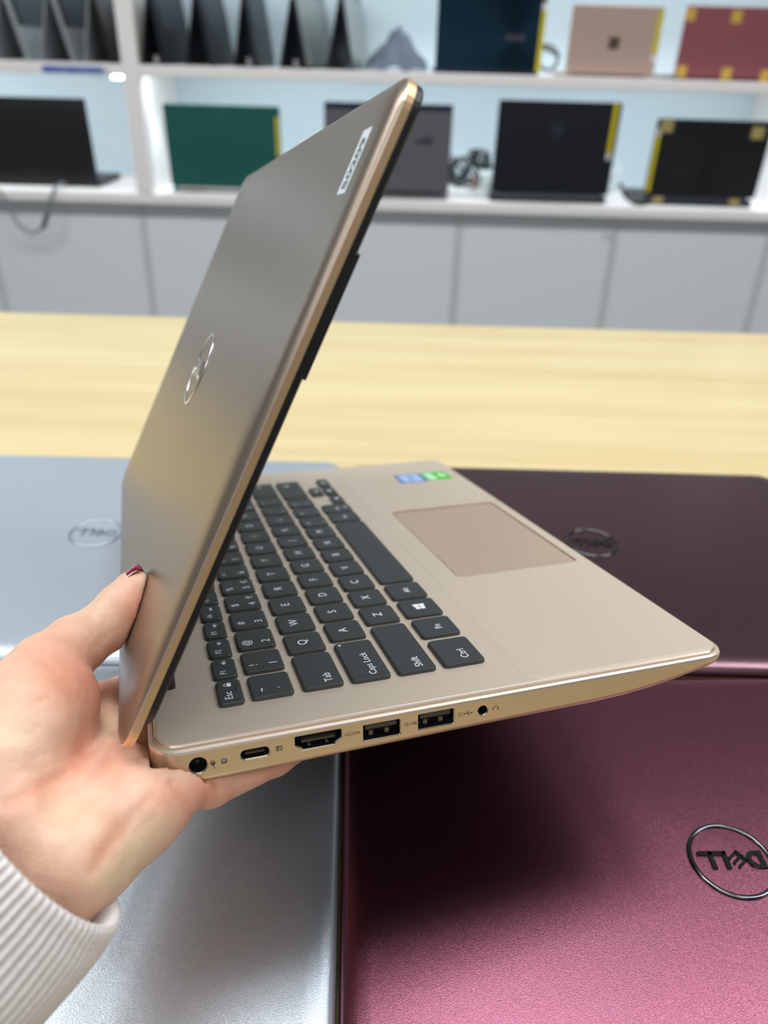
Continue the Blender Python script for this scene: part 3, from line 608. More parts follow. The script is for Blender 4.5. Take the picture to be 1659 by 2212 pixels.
# keys
KM = {}
def key_mesh(w, d):
    k = (round(w, 1), round(d, 1))
    if k not in KM:
        L = []
        for ins, z in ((0.3, -1.5), (0.3, -0.5), (0.42, 0.0), (0.75, 0.38), (1.15, 0.45)):
            L.append([(x, y, z) for x, y in rrect(ins, w - ins, ins, d - ins, max(2.1 - ins * .7, .6), 4)])
        me = loft('key', L, mm); me.materials.append(MATS['key_black']); KM[k] = me
    return KM[k]
def K(x, y, w, d=15.9, leg=(), z=0.0):
    o = bpy.data.objects.new('key', key_mesh(w, d)); C.objects.link(o); o.parent = held; o.matrix_basis = T((x * mm, y * mm, z))
    for s, tx, ty, sz, *al in leg:
        text('key_legend', s, o, 'legend_white', sz * mm, T((tx * mm, ty * mm, 0.00048)), 0.0, (al[0] if al else 'CENTER'))
    return o
def icon(o, x, y, kind, s=1.0):
    if kind == 'speaker': P = [[(-1.3, -.5), (-.6, -.5), (.3, -1.2), (.3, 1.2), (-.6, .5), (-1.3, .5)]]
    if kind == 'mute': P = [[(-1.6, -.5), (-.9, -.5), (0, -1.2), (0, 1.2), (-.9, .5), (-1.6, .5)], [(.5, -.7), (.75, -.9), (1.7, .6), (1.45, .8)], [(.5, .6), (.75, .8), (1.7, -.7), (1.45, -.9)]]
    if kind == 'speaker1': P = [[(-1.6, -.5), (-.9, -.5), (0, -1.2), (0, 1.2), (-.9, .5), (-1.6, .5)], [(.5, -.8), (.75, -.8), (.95, 0), (.75, .8), (.5, .8), (.7, 0)]]
    if kind == 'speaker2': P = [[(-1.9, -.5), (-1.2, -.5), (-.3, -1.2), (-.3, 1.2), (-1.2, .5), (-1.9, .5)], [(.1, -.7), (.35, -.7), (.5, 0), (.35, .7), (.1, .7), (.25, 0)], [(.8, -1.0), (1.05, -1.0), (1.3, 0), (1.05, 1.0), (.8, 1.0), (1.05, 0)]]
    if kind == 'back': P = [[(-1.5, 0), (-.1, -.9), (-.1, .9)], [(-.1, 0), (1.3, -.9), (1.3, .9)], [(-1.8, -.9), (-1.5, -.9), (-1.5, .9), (-1.8, .9)]]
    if kind == 'play': P = [[(-1.2, -.9), (.2, 0), (-1.2, .9)], [(.5, -.9), (.8, -.9), (.8, .9), (.5, .9)]]
    if kind == 'lock': P = [[(-1.5, -1.3), (1.5, -1.3), (1.5, .5), (-1.5, .5)], [(-1.1, .5), (-.8, .5), (-.8, 1.2), (-.4, 1.7), (.4, 1.7), (.8, 1.2), (.8, .5), (1.1, .5), (1.1, 1.35), (.5, 2.1), (-.5, 2.1), (-1.1, 1.35)]]
    if kind == 'win': P = [[(-2.2, .15), (-.15, .15), (-.15, 2.2), (-2.2, 1.9)], [(.15, .15), (2.5, .15), (2.5, 2.6), (.15, 2.25)], [(-2.2, -.15), (-.15, -.15), (-.15, -2.2), (-2.2, -1.9)], [(.15, -.15), (2.5, -.15), (2.5, -2.6), (.15, -2.25)]]
    if kind == 'dot': P = [circ(0, 0, .55, 12)]
    if kind == 'bar': P = [[(-1.9, -.28), (1.9, -.28), (1.9, .28), (-1.9, .28)]]
    m_ = 'port_dark' if kind == 'bar' else 'legend_white'
    link('key_icon', join('ic', *[prism('i', [(a * s, b * s) for a, b in p], 0.0, 0.03, mm) for p in P]), o, [m_], T((x * mm, y * mm, 0.00045)))
# function row
fn = ['Esc'] + ['F%d' % i for i in range(1, 13)] + ['del']; fx = [-1.0] + [17.4 + 16.7 * i for i in range(13)]
ics = {1: 'mute', 2: 'speaker1', 3: 'speaker2', 4: 'back', 5: 'play'}
for i, s in enumerate(fn):
    w_ = 17.0 if i == 0 else 14.9
    if i == 13: w_ = 267 - fx[i]
    if i == 13: continue
    o = K(fx[i], 17.4, w_ if i < 12 else 267 - fx[i] - 17, 9.6, [(s, 2.2 if i else 2.6, 5.4, 3.2 if i else 4.0, 'LEFT')])
    if i == 0: icon(o, 12.6, 4.9, 'lock', .8); icon(o, 9.2, 2.6, 'bar', .9)
    elif i in ics: icon(o, 11.0, 4.6, ics[i], .8)
K(251.8, 17.4, 15.2, 9.6)
row0 = [('`', '~'), ('1', '!'), ('2', '@'), ('3', '#'), ('4', '$'), ('5', '%'), ('6', '^'), ('7', '&'), ('8', '*'), ('9', '('), ('0', ')'), ('-', '_'), ('=', '+')]
U = 18.62
for i, (a, b) in enumerate(row0):
    leg = [(a, 4.8, 4.0, 4.8), (b, 4.8, 11.6, 4.6)]
    if a == '4': leg.append(('\u20b9', 11.6, 4.2, 4.2))
    if a == '5': leg.append(('\u20ac', 11.6, 4.2, 4.2))
    K(U * i - (0.3 if i else 0.4), -0.4, 16.3, leg=leg)
K(U * 13 - .3, -0.4, 267 - U * 13 + .3, leg=[('\u2190', 18, 8, 5)])
K(0, -18.9, 25.9, leg=[('Tab', 2.6, 5.4, 4.3, 'LEFT')])
for i, s in enumerate('QWERTYUIOP'): K(27.9 + U * i, -18.9, 16.3, leg=[(s, 7.6, 8.6, 5.4)])
for i, (a, b) in enumerate((('[', '{'), (']', '}'))): K(27.9 + U * (10 + i), -18.9, 16.3, leg=[(a, 5, 4.2, 4.6), (b, 5, 11.4, 4.6)])
K(27.9 + U * 12, -18.9, 267 - 27.9 - U * 12, leg=[('\\', 6, 4.2, 4.4), ('|', 6, 11.4, 4.4)])
o = K(0, -37.0, 30.7, leg=[('Caps Lock', 2.6, 6.4, 4.0, 'LEFT')]); icon(o, 28.0, 13.4, 'dot')
for i, s in enumerate('ASDFGHJKL'):
    o = K(33.2 + U * i, -37.0, 16.3, leg=[(s, 7.6, 8.6, 5.4)])
    if s in 'FJ': icon(o, 8.1, 3.0, 'bar', .8)
for i, (a, b) in enumerate(((';', ':'), ("'", '"'))): K(33.2 + U * (9 + i), -37.0, 16.3, leg=[(a, 5, 4.2, 5), (b, 5, 11.4, 5)])
K(33.2 + U * 11, -37.0, 267 - 33.2 - U * 11, leg=[('\u21b5', 22, 9.5, 5.4)])
K(0, -55.0, 40.4, leg=[('Shift', 2.6, 6.4, 4.4, 'LEFT')])
for i, s in enumerate('ZXCVBNM'): K(42.9 + U * i, -55.0, 16.3, leg=[(s, 7.6, 8.6, 5.4)])
for i, (a, b) in enumerate(((',', '<'), ('.', '>'), ('/', '?'))): K(42.9 + U * (7 + i), -55.0, 16.3, leg=[(a, 5, 4.2, 5), (b, 5, 11.4, 5)])
K(42.9 + U * 10, -55.0, 267 - 42.9 - U * 10, leg=[('\u21e7', 28, 9.5, 5.4)])
yb = -75.0; D4 = 17.6
K(0, yb, 21.2, D4, [('Ctrl', 3.6, 7.0, 4.4, 'LEFT')]); K(24.4, yb, 17.0, D4, [('Fn', 5.4, 8.0, 4.2, 'LEFT')])
o = K(44.0, yb, 16.8, D4); icon(o, 8.4, 8.8, 'win', 1.05)
K(63.2, yb, 16.8, D4, [('Alt', 5.2, 8.6, 4.2, 'LEFT')]); K(82.7, yb, 91.0, D4)
K(176.0, yb, 16.0, D4, [('Alt', 5, 8.6, 3.6, 'LEFT')]); K(193.6, yb, 16.0, D4, [('Ctrl', 3.6, 9, 3.4, 'LEFT'), ('\u25a4', 8, 3.6, 3.4)])
K(211.8, yb, 16.0, 8.3, [('\u25c0', 8, 4.2, 3.6)]); K(230.6, yb, 16.4, 8.3, [('\u25bc', 8, 4.2, 3.6)]); K(249.6, yb, 17.0, 8.3, [('\u25b6', 8, 4.2, 3.6)]); K(231.6, yb + 9.2, 16.4, 8.4, [('\u25b2', 8, 4.2, 3.6)])

# lid
TH = 2.031045; Y0, Z0 = 61.8, 0.18
LF = Matrix(((1, 0, 0, XL * mm), (0, math.cos(TH), -math.sin(TH), Y0 * mm), (0, math.sin(TH), math.cos(TH), Z0 * mm), (0, 0, 0, 1)))
LH, LWd = 219.3, 321.2
L = []
for ins, t, r in ((13, 0.0, 6), (7, 0.12, 7), (4, 0.45, 8), (2, 1.05, 9), (0.9, 1.75, 10), (0.35, 2.2, 10), (0.0, 2.6, 10), (0.0, 5.0, 10), (0.8, 5.3, 9)):
    L.append([(x, u, t) for x, u in rrect(ins, LWd - ins, ins, LH - ins, r, 8)])
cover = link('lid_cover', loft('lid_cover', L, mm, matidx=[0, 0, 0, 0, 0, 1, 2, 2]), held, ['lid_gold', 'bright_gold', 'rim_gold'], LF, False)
cover.data.polygons.foreach_set('use_smooth', [len(p.vertices) == 4 and p.material_index == 0 for p in cover.data.polygons])
L = []
for ins, t in ((0.5, 4.9), (0.3, 5.4), (0.3, 7.1), (0.8, 7.7), (1.6, 7.9)):
    L.append([(x, u, t) for x, u in rrect(ins, LWd - ins, 9.0 + ins, LH - ins, 10 - ins, 8)])
bez = link('screen_bezel', loft('screen_bezel', L, mm), held, ['bezel_black'], LF)
link('screen', slab('screen', 6.5, LWd - 6.5, 24, LH - 7, 7.8, 8.0, 1, 0, mm), held, ['screen_glass'], LF)
link('rubber_bumper', slab('rubber_bumper', 0.4, 4.2, 131, 170, 6.6, 8.7, 1, .25, mm), held, ['bezel_black'], LF)
OUT = LF @ T((162 * mm, 108 * mm, -0.00005)) @ Ry(PI)
link('emblem_ring', ring('emblem_ring', 17.0, 18.4, 0.0, 0.35, mm), held, ['chrome'], OUT, True)
link('emblem_letters', logo_letters(mm, 0.4), held, ['chrome'], OUT)
st = link('number_sticker', prism('number_sticker', [(11.9, 184.4), (21.4, 184.4), (21.4, 204.3), (12.2, 204.3)], -0.12, -0.02, mm), held, ['sticker_white'], LF)
st['label'] = 'white paper sticker with dark handwritten digits'
text('sticker_digits', '50209', held, 'sticker_ink', 6.4 * mm, LF @ Matrix(((0, 1, 0, 16.0 * mm), (1, 0, 0, 193.6 * mm), (0, 0, -1, -0.16 * mm), (0, 0, 0, 1))), 0.00002)
flush_texts()
#HAND
# ---------------------------------------------------------------- the hand: one continuous skin grown from a distance field (mm, along the viewing axes of the scene's camera frame)
Mw = np.array(M)
RL = np.array(RW); TL = np.array(TW - Vector((0, 0, CZ))) * 1000
def lap(x, y, z): return Mw @ (RL @ np.array([x, y, z], float) + TL)            # laptop coordinates -> frame
def ray(px, py, z): return np.array([(px - CX) / F_PX * z, (py - CY) / F_PX * z, z])
S_ = []            # (a, b, ra, rb, k)
def cap(a, b, ra, rb, k=6.0): S_.append((np.array(a), np.array(b), ra, rb, k))
def chain(pts, k=6.0):
    for (a, ra), (b, rb) in zip(pts[:-1], pts[1:]): cap(a, b, ra, rb, k)
wrist = ray(95, 1840, 226)
elbow_dir = np.array([-0.70, 0.67, -0.25]); elbow_dir /= np.linalg.norm(elbow_dir)
# forearm and wrist (flattened: two parallel rods)
cap(ray(150, 1865, 232), ray(150, 1865, 232) + elbow_dir * 120, 16, 19, 8)
cap(ray(30, 1785, 236), ray(30, 1785, 236) + elbow_dir * 120, 16, 19, 8)
# heel, hypothenar side
chain([(ray(150, 1865, 232), 15.5), (ray(205, 1822, 241), 15.5), (ray(290, 1752, 252), 15.0), (ray(372, 1698, 260), 12.0)], 8)
chain([(ray(30, 1785, 236), 16), (ray(130, 1730, 252), 16), (ray(220, 1685, 266), 15), (ray(300, 1700, 268), 12)], 9)
cap(ray(130, 1800, 245), ray(250, 1720, 260), 15, 15, 9)
# hollow of the palm up to the index side
chain([(ray(130, 1700, 262), 15), (ray(190, 1620, 284), 15), (ray(232, 1535, 305), 11.5)], 8)
cap(ray(200, 1660, 275), ray(262, 1600, 290), 13, 12, 8)
# thenar
chain([(ray(30, 1775, 240), 15), (ray(20, 1660, 246), 17), (ray(62, 1560, 259), 19.0), (ray(105, 1490, 270), 15.5)], 7)
cap(ray(100, 1600, 262), ray(120, 1530, 268), 15, 14.5, 6)
# thumb
chain([(ray(60, 1500, 266), 15.5), (ray(100, 1447, 275), 12.6), (ray(160, 1396, 286), 10.8), (ray(222, 1356, 294), 9.7)], 5)
chain([(ray(222, 1356, 294), 9.7), (ray(262, 1316, 299), 9.8), (ray(290, 1280, 303), 8.6)], 3)
# fingers, slipped under the base
chain([(ray(398, 1684, 263), 9.4), (lap(-11.5, 33, -22.9), 8.0), (lap(-3, 9, -22.6), 7.2), (lap(6, -8, -21.9), 6.2)], 3.0)
chain([(ray(300, 1700, 272), 11), (lap(6, 40, -24.6), 9.0), (lap(22, 14, -24.0), 8.4), (lap(33, -6, -23.2), 7.4)], 3.0)
chain([(ray(250, 1640, 286), 11.5), (lap(32, 46, -24.8), 9.2), (lap(50, 22, -24.4), 8.6), (lap(62, 4, -23.4), 7.6)], 3.0)
chain([(ray(232, 1535, 305), 11), (lap(62, 56, -24.6), 9.0), (lap(80, 36, -24.2), 8.4), (lap(92, 20, -23.4), 7.4)], 3.0)
# ---- sample on a grid
h_ = 1.15
allp = np.array([p for s in S_ for p in (s[0], s[1])]); lo = allp.min(0) - 24; hi = allp.max(0) + 24
lo = np.maximum(lo, [-290, 0, 120])
nx, ny, nz = [int(v) for v in np.ceil((hi - lo) / h_)]
gx = lo[0] + h_ * np.arange(nx); gy = lo[1] + h_ * np.arange(ny); gz = lo[2] + h_ * np.arange(nz)
D = np.full((nx, ny, nz), 40.0, np.float32)
for a, b, ra, rb, k in S_:
    r_ = max(ra, rb) + 14; l2 = np.minimum(a, b) - r_; h2 = np.maximum(a, b) + r_
    i0 = np.clip(((l2 - lo) / h_).astype(int), 0, [nx, ny, nz]); i1 = np.clip(((h2 - lo) / h_).astype(int) + 1, 0, [nx, ny, nz])
    if (i1 <= i0).any(): continue
    X = gx[i0[0]:i1[0], None, None].astype(np.float32); Y = gy[None, i0[1]:i1[1], None].astype(np.float32); Z = gz[None, None, i0[2]:i1[2]].astype(np.float32)
    d = b - a; L2 = float(d @ d) + 1e-9
    t = np.clip(((X - a[0]) * d[0] + (Y - a[1]) * d[1] + (Z - a[2]) * d[2]) / L2, 0, 1)
    dist = np.sqrt((X - a[0] - t * d[0]) ** 2 + (Y - a[1] - t * d[1]) ** 2 + (Z - a[2] - t * d[2]) ** 2) - (ra + (rb - ra) * t)
    sub = D[i0[0]:i1[0], i0[1]:i1[1], i0[2]:i1[2]]
    hh = np.clip(0.5 + 0.5 * (sub - dist) / k, 0, 1)
    D[i0[0]:i1[0], i0[1]:i1[1], i0[2]:i1[2]] = sub + (dist - sub) * hh - k * hh * (1 - hh) * 0.55
# ---- flatten against the laptop where the hand presses it
G = np.stack(np.meshgrid(gx, gy, gz, indexing='ij'), -1).reshape(-1, 3).astype(np.float32)
LAP = (G @ Mw.astype(np.float32) - TL.astype(np.float32)) @ RL.astype(np.float32)
bx = np.stack([XL - LAP[:, 0], LAP[:, 1] - YB, -15.6 - LAP[:, 2] - 0.2, LAP[:, 2] - 3.0], 1)
db = bx.max(1)                                     # >0 outside the base
cth, sth = math.cos(TH), math.sin(TH)
u_ = (LAP[:, 1] - Y0) * cth + (LAP[:, 2] - Z0) * sth; t_ = -(LAP[:, 1] - Y0) * sth + (LAP[:, 2] - Z0) * cth
dl = np.stack([XL - LAP[:, 0], -0.6 - u_, -t_, t_ - 9.0], 1).max(1)
solid = np.minimum(db, dl).reshape(nx, ny, nz)     # >0 outside the laptop
q = 0.15 - solid
k = 1.6; hh = np.clip(0.5 - 0.5 * (D - q) / k, 0, 1); D = D + (q - D) * hh + k * hh * (1 - hh) * 0.5
del G, LAP, bx, db, dl, u_, t_
# ---- surface nets
ins = D < 0
def surface_nets(D, ins):
    n0, n1, n2 = D.shape
    cnt = np.zeros((n0 - 1, n1 - 1, n2 - 1), np.int8)
    for i in (0, 1):
        for j in (0, 1):
            for k in (0, 1): cnt += ins[i:n0 - 1 + i, j:n1 - 1 + j, k:n2 - 1 + k]
    act = (cnt > 0) & (cnt < 8); idx = np.full(act.shape, -1, np.int64); cells = np.argwhere(act); idx[act] = np.arange(len(cells))
    acc = np.zeros((len(cells), 3)); w = np.zeros(len(cells))
    corners = [(i, j, k) for i in (0, 1) for j in (0, 1) for k in (0, 1)]
    val = {c: D[cells[:, 0] + c[0], cells[:, 1] + c[1], cells[:, 2] + c[2]] for c in corners}
    for c in corners:
        for ax in range(3):
            if c[ax] == 0:
                e = list(c); e[ax] = 1; e = tuple(e); v0, v1 = val[c], val[e]; m_ = (v0 < 0) != (v1 < 0)
                t = np.where(m_, v0 / np.where(m_, v0 - v1, 1), 0); p = np.tile(np.array(c, float), (len(cells), 1)); p[:, ax] += t
                acc[m_] += p[m_]; w[m_] += 1
    V = (cells + acc / w[:, None]); F_ = []
    for ax in range(3):
        o1, o2 = [(1, 2), (2, 0), (0, 1)][ax]
        sl0 = [slice(None)] * 3; sl1 = [slice(None)] * 3; sl0[ax] = slice(0, -1); sl1[ax] = slice(1, None)
        ch = ins[tuple(sl0)] != ins[tuple(sl1)]; E = np.argwhere(ch)
        E = E[(E[:, o1] > 0) & (E[:, o2] > 0) & (E[:, o1] < D.shape[o1] - 1) & (E[:, o2] < D.shape[o2] - 1)]
        flip = ins[E[:, 0], E[:, 1], E[:, 2]]
        q = []
        for da, db_ in ((1, 1), (0, 1), (0, 0), (1, 0)):
            e = E.copy(); e[:, o1] -= da; e[:, o2] -= db_; q.append(idx[e[:, 0], e[:, 1], e[:, 2]])
        q = np.stack(q, 1); q[~flip] = q[~flip][:, ::-1]; F_.append(q)
    return V, np.concatenate(F_)
V, Fq = surface_nets(D, ins)
Fq = Fq[(Fq >= 0).all(1)]
V = lo + V * h_
def smooth(V, F, n, lam):
    e = np.concatenate([F[:, [0, 1]], F[:, [1, 2]], F[:, [2, 3]], F[:, [3, 0]]]); e = np.concatenate([e, e[:, ::-1]])
    deg = np.bincount(e[:, 0], minlength=len(V)).astype(float)[:, None]; deg[deg == 0] = 1
    for i in range(n):
        s = np.zeros_like(V)
        for c in range(3): s[:, c] = np.bincount(e[:, 0], weights=V[e[:, 1], c], minlength=len(V))
        V = V + (lam if i % 2 == 0 else -lam * 1.03) * (s / deg - V)
    return V
def normals(V, F):
    n = np.cross(V[F[:, 2]] - V[F[:, 0]], V[F[:, 3]] - V[F[:, 1]]); N = np.zeros_like(V)
    for c in range(4): np.add.at(N, F[:, c], n)
    return N / (np.linalg.norm(N, axis=1)[:, None] + 1e-9)
V = smooth(V, Fq, 12, 0.55)
N = normals(V, Fq)
P2 = V[:, :2] / V[:, 2:3] * F_PX + np.array([CX, CY])
front = np.clip(-N[:, 2] * 2.0, 0, 1)
def dseg(P, pts):
    best = np.full(len(P), 1e9)
    for a, b in zip(pts[:-1], pts[1:]):
        a = np.array(a, float); b = np.array(b, float); d = b - a; t = np.clip(((P - a) @ d) / (d @ d), 0, 1)
        best = np.minimum(best, np.linalg.norm(P - a - t[:, None] * d, axis=1))
    return best
disp = np.zeros(len(V))
for pts, dep, wd in (                                    # folds of the palm: depth mm, width px
    ([(203, 1475), (198, 1530), (188, 1580), (165, 1632), (140, 1672), (105, 1692), (60, 1712), (15, 1735)], 1.5, 13),
    ([(235, 1640), (205, 1680), (160, 1700)], .5, 10), ([(320, 1730), (285, 1770), (250, 1810), (222, 1850), (205, 1880)], 1.1, 15),
    ([(372, 1690), (388, 1712), (402, 1738), (410, 1765)], 1.2, 7), ([(462, 1660), (467, 1690), (468, 1735)], 0.7, 5), ([(432, 1690), (440, 1720), (444, 1755)], 0.35, 5),
    ([(215, 1392), (232, 1365), (226, 1338)], .45, 8), ([(150, 1500), (100, 1460), (50, 1470)], .35, 7), ([(60, 1540), (110, 1500), (170, 1505)], .25, 6),
    ([(70, 1640), (120, 1625), (170, 1600)], .3, 7), ([(40, 1670), (100, 1655), (150, 1635)], .3, 7), ([(240, 1560), (245, 1610), (232, 1660), (222, 1690)], .6, 9),
    ([(218, 1580), (190, 1620), (165, 1668)], .5, 9), ([(270, 1870), (282, 1830), (280, 1800)], .25, 8), ([(340, 1745), (320, 1775), (300, 1800)], .5, 9),
    ([(30, 1580), (35, 1640), (20, 1700)], .2, 5), ([(0, 1600), (60, 1590), (80, 1570)], .2, 5)):
    dd = dseg(P2, pts); disp -= 0.72 * dep * np.exp(-(dd / (wd * 1.25)) ** 2)
for c, dep, wd in (((110, 1560), 1.2, 60), ((330, 1740), 0.8, 34), ((230, 1770), 0.6, 40), ((250, 1690), -1.0, 30)):
    disp += dep * np.exp(-(np.linalg.norm(P2 - np.array(c), axis=1) / wd) ** 2)
# leave the contact faces flat
Lc = (V @ Mw - TL) @ RL
uu = (Lc[:, 1] - Y0) * cth + (Lc[:, 2] - Z0) * sth; tt = -(Lc[:, 1] - Y0) * sth + (Lc[:, 2] - Z0) * cth
near = np.minimum(np.stack([XL - Lc[:, 0], Lc[:, 1] - YB, -15.6 - Lc[:, 2]], 1).max(1), np.stack([XL - Lc[:, 0], -0.6 - uu, -tt], 1).max(1))
V = V + N * (np.minimum(disp, 0) * front + np.maximum(disp, 0) * front * np.clip((near - 1.5) / 3, 0, 1))[:, None]
# natural colouring: pinker pads and folds, paler heel and wrist
def blob(c, s): return np.exp(-(np.linalg.norm(P2 - np.array(c), axis=1) / s) ** 2)
pink = 0.8 * np.clip(0.9 * blob((300, 1320), 45) + .9 * blob((180, 1480), 60) + .6 * blob((110, 1440), 80) + .7 * blob((220, 1840), 36) + .6 * blob((250, 1790), 30) + .8 * blob((440, 1710), 50) + .6 * blob((350, 1720), 40) + .5 * blob((600, 1660), 70) + .5 * blob((90, 1720), 50) + .7 * blob((170, 1640), 40) + .5 * blob((255, 1640), 50) + 0.4 * np.clip(-disp, 0, 1), 0, 1)
pale = np.clip(.9 * blob((290, 1840), 50) + .8 * blob((240, 1900), 45) + .6 * blob((150, 1780), 70) + .6 * blob((20, 1580), 70) + .5 * blob((220, 1320), 40) + .6 * blob((235, 1570), 25) + .4 * blob((340, 1790), 40), 0, 1)
base_c = np.array(srgb(231, 188, 162)); pink_c = np.array(srgb(232, 158, 132)); pale_c = np.array(srgb(226, 204, 172))
col = base_c[None] * (1 - pink - pale).clip(0, 1)[:, None] + pink_c[None] * pink[:, None] + pale_c[None] * pale[:, None]
col /= np.maximum((1 - pink - pale).clip(0, 1) + pink + pale, 1e-6)[:, None]
Vw = (V @ Mw) * 0.001 + np.array([0, 0, CZ])                # to world
root = wrist @ Mw * 0.001 + np.array([0, 0, CZ])
me = bpy.data.meshes.new('hand'); me.from_pydata([tuple(v) for v in (Vw - root)], [], [tuple(int(i) for i in f) for f in Fq]); me.update()
ca = me.color_attributes.new('skin_tone', 'FLOAT_COLOR', 'POINT'); ca.data.foreach_set('color', np.concatenate([col, np.ones((len(col), 1))], 1).astype(np.float32).ravel())
sk = MATS['skin']; nt = sk.node_tree; bs = nt.nodes['Principled BSDF']
vc = nt.nodes.new('ShaderNodeVertexColor'); vc.layer_name = 'skin_tone'
tc = nt.nodes.new('ShaderNodeTexCoord'); nz_ = nt.nodes.new('ShaderNodeTexNoise'); nz_.inputs['Scale'].default_value = 160; nz_.inputs['Detail'].default_value = 4
mx = nt.nodes.new('ShaderNodeMix'); mx.data_type = 'RGBA'; mx.blend_type = 'MULTIPLY'; mx.inputs['Factor'].default_value = 0.35
rp = nt.nodes.new('ShaderNodeValToRGB'); rp.color_ramp.elements[0].color = (.78, .66, .62, 1); rp.color_ramp.elements[1].color = (1.0, 1.0, 1.0, 1); rp.color_ramp.elements[0].position = .3; rp.color_ramp.elements[1].position = .62
nt.links.new(tc.outputs['Object'], nz_.inputs['Vector']); nt.links.new(nz_.outputs['Fac'], rp.inputs[0]); nt.links.new(vc.outputs['Color'], mx.inputs[6]); nt.links.new(rp.outputs[0], mx.inputs[7]); nt.links.new(mx.outputs[2], bs.inputs['Base Color'])
n2 = nt.nodes.new('ShaderNodeTexVoronoi'); n2.feature = 'DISTANCE_TO_EDGE'; n2.inputs['Scale'].default_value = 900
n3 = nt.nodes.new('ShaderNodeTexNoise'); n3.inputs['Scale'].default_value = 420; n3.inputs['Detail'].default_value = 5
ad = nt.nodes.new('ShaderNodeMath'); ad.operation = 'MULTIPLY_ADD'; ad.inputs[1].default_value = 0.35
bp_ = nt.nodes.new('ShaderNodeBump'); bp_.inputs['Strength'].default_value = 0.5; bp_.inputs['Distance'].default_value = 0.0005
for nn in (n2, n3): nt.links.new(tc.outputs['Object'], nn.inputs['Vector'])
nt.links.new(n2.outputs['Distance'], ad.inputs[0]); nt.links.new(n3.outputs['Fac'], ad.inputs[2]); nt.links.new(ad.outputs[0], bp_.inputs['Height']); nt.links.new(bp_.outputs['Normal'], bs.inputs['Normal'])
person = empty('person', T(Vector(root)))
tag(person, "person's left hand and forearm in a ribbed pale sweater sleeve, dark red thumbnail", 'person')
link('hand', me, person, ['skin'], None, True)
# thumbnail: a curved plate on the far side of the thumb tip
tipc = ray(297, 1283, 302); along = ray(312, 1232, 305) - ray(262, 1285, 301); along /= np.linalg.norm(along)
outw = np.array([-0.79, -0.62, 0.06]); outw -= along * (outw @ along); outw /= np.linalg.norm(outw); side = np.cross(along, outw)
Vn = []; Fn = []; na, nb = 15, 11
for lay in (0, 1):
    for i in range(na):
        s = -1 + 2 * i / (na - 1)
        for j in range(nb):
            w_ = -1 + 2 * j / (nb - 1); wid = 6.1 * (1 - 0.10 * max(s, 0) ** 2) * (1 - 0.35 * abs(s) ** 6); a_ = w_ * 0.92
            R_ = 8.3 + 0.45 * lay * (1 - 0.5 * max(abs(w_), abs(s)) ** 6)
            p = tipc + along * (s * 7.6 + 1.2 - .6 * w_ * w_) + outw * (R_ * math.cos(a_) + 0.35 - 1.0 * max(s, 0) ** 2) + side * (wid * math.sin(a_) / math.sin(0.92))
            Vn.append(tuple((p @ Mw) * 0.001 + np.array([0, 0, CZ]) - root))
for lay in (0, 1):
    for i in range(na - 1):
        for j in range(nb - 1):
            a_ = lay * na * nb + i * nb + j; f = (a_, a_ + 1, a_ + nb + 1, a_ + nb); Fn.append(f if lay else f[::-1])
bd = [(i, 0) for i in range(na)] + [(na - 1, j) for j in range(1, nb)] + [(i, nb - 1) for i in range(na - 2, -1, -1)] + [(0, j) for j in range(nb - 2, 0, -1)]
for (i, j), (k, l) in zip(bd, bd[1:] + bd[:1]): Fn.append((i * nb + j, k * nb + l, na * nb + k * nb + l, na * nb + i * nb + j))
nl = link('thumbnail', mesh_py('thumbnail', Vn, Fn), person, ['nail_varnish'], None, True); nl['label'] = 'dark red varnished thumbnail'
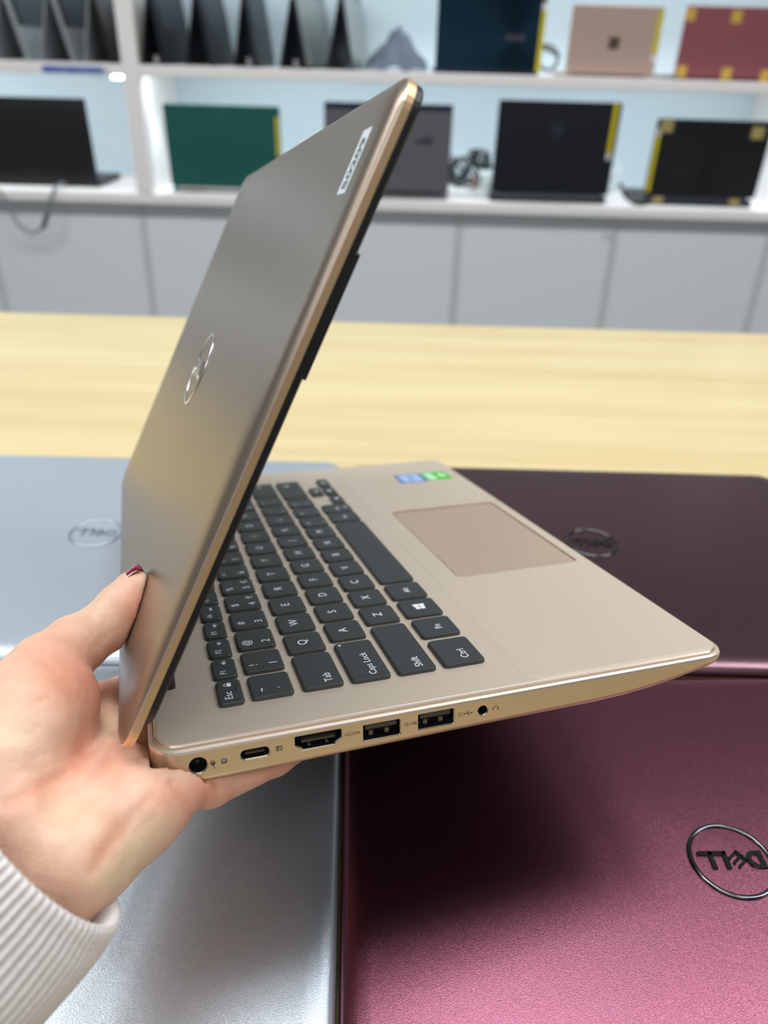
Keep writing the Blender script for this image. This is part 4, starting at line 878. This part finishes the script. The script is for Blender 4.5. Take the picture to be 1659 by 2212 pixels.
bm = bmesh.new(); bm.from_mesh(nl.data); bmesh.ops.recalc_face_normals(bm, faces=bm.faces); bm.to_mesh(nl.data); bm.free()

# sleeve: ribbed knit tube with a turned-in cuff
cc_ = ray(88, 1822, 222); ax_ = -elbow_dir
u1 = np.cross(ax_, [0, 0, 1.0]); u1 /= np.linalg.norm(u1); u2 = np.cross(ax_, u1)      # u1: across the picture, u2: towards / away
NR, seg = 80, 12; na = NR * seg
ang = 2 * PI * np.arange(na) / na
rib = 0.5 + 0.5 * np.cos(NR * ang); rib = rib ** 0.7
rings = []
def ring_(s, r, amp, k=0.0):
    wob = 0.8 * np.sin(3 * ang + s * 0.05) + 0.5 * np.sin(5 * ang + 1 + s * 0.09)
    R_ = r + amp * (rib - 0.5) + wob * min(1, max(0, s) / 25) + k
    c = cc_ - ax_ * s + np.array([0, 0, 0]); rings.append(c[None] + R_[:, None] * (np.cos(ang)[:, None] * u1[None] * 1.0 + np.sin(ang)[:, None] * u2[None] * 0.92))
for s, r, amp in ((30, 27.5, 0), (10, 28.0, .3), (3, 28.6, .5), (0.6, 29.2, .7), (-0.7, 30.2, .8), (-0.6, 31.2, .9), (0.8, 32.0, 1.0), (3, 32.3, 1.15)): ring_(s, r, amp)
for i in range(1, 40):
    s = 3 + i * 4.2; ring_(s, 32.3 + 7.5 * (1 - math.exp(-s / 45)) + 0.6 * math.sin(s / 9.0) * min(1, s / 40), 1.7)
RR = np.concatenate(rings); nr = len(rings)
i_ = np.arange(nr - 1)[:, None] * na; j_ = np.arange(na)[None]; j2 = (j_ + 1) % na
Fs = np.stack([i_ + j_, i_ + j2, i_ + na + j2, i_ + na + j_], -1).reshape(-1, 4)
Sw = (RR @ Mw) * 0.001 + np.array([0, 0, CZ]) - root
sl = link('sleeve', mesh_py('sleeve', [tuple(v) for v in Sw], [tuple(int(q) for q in f) for f in Fs]), person, ['knit'], None, True)
sl['label'] = 'pale grey ribbed knit sleeve cuff'
bm = bmesh.new(); bm.from_mesh(sl.data); bmesh.ops.recalc_face_normals(bm, faces=bm.faces); bm.to_mesh(sl.data); bm.free()
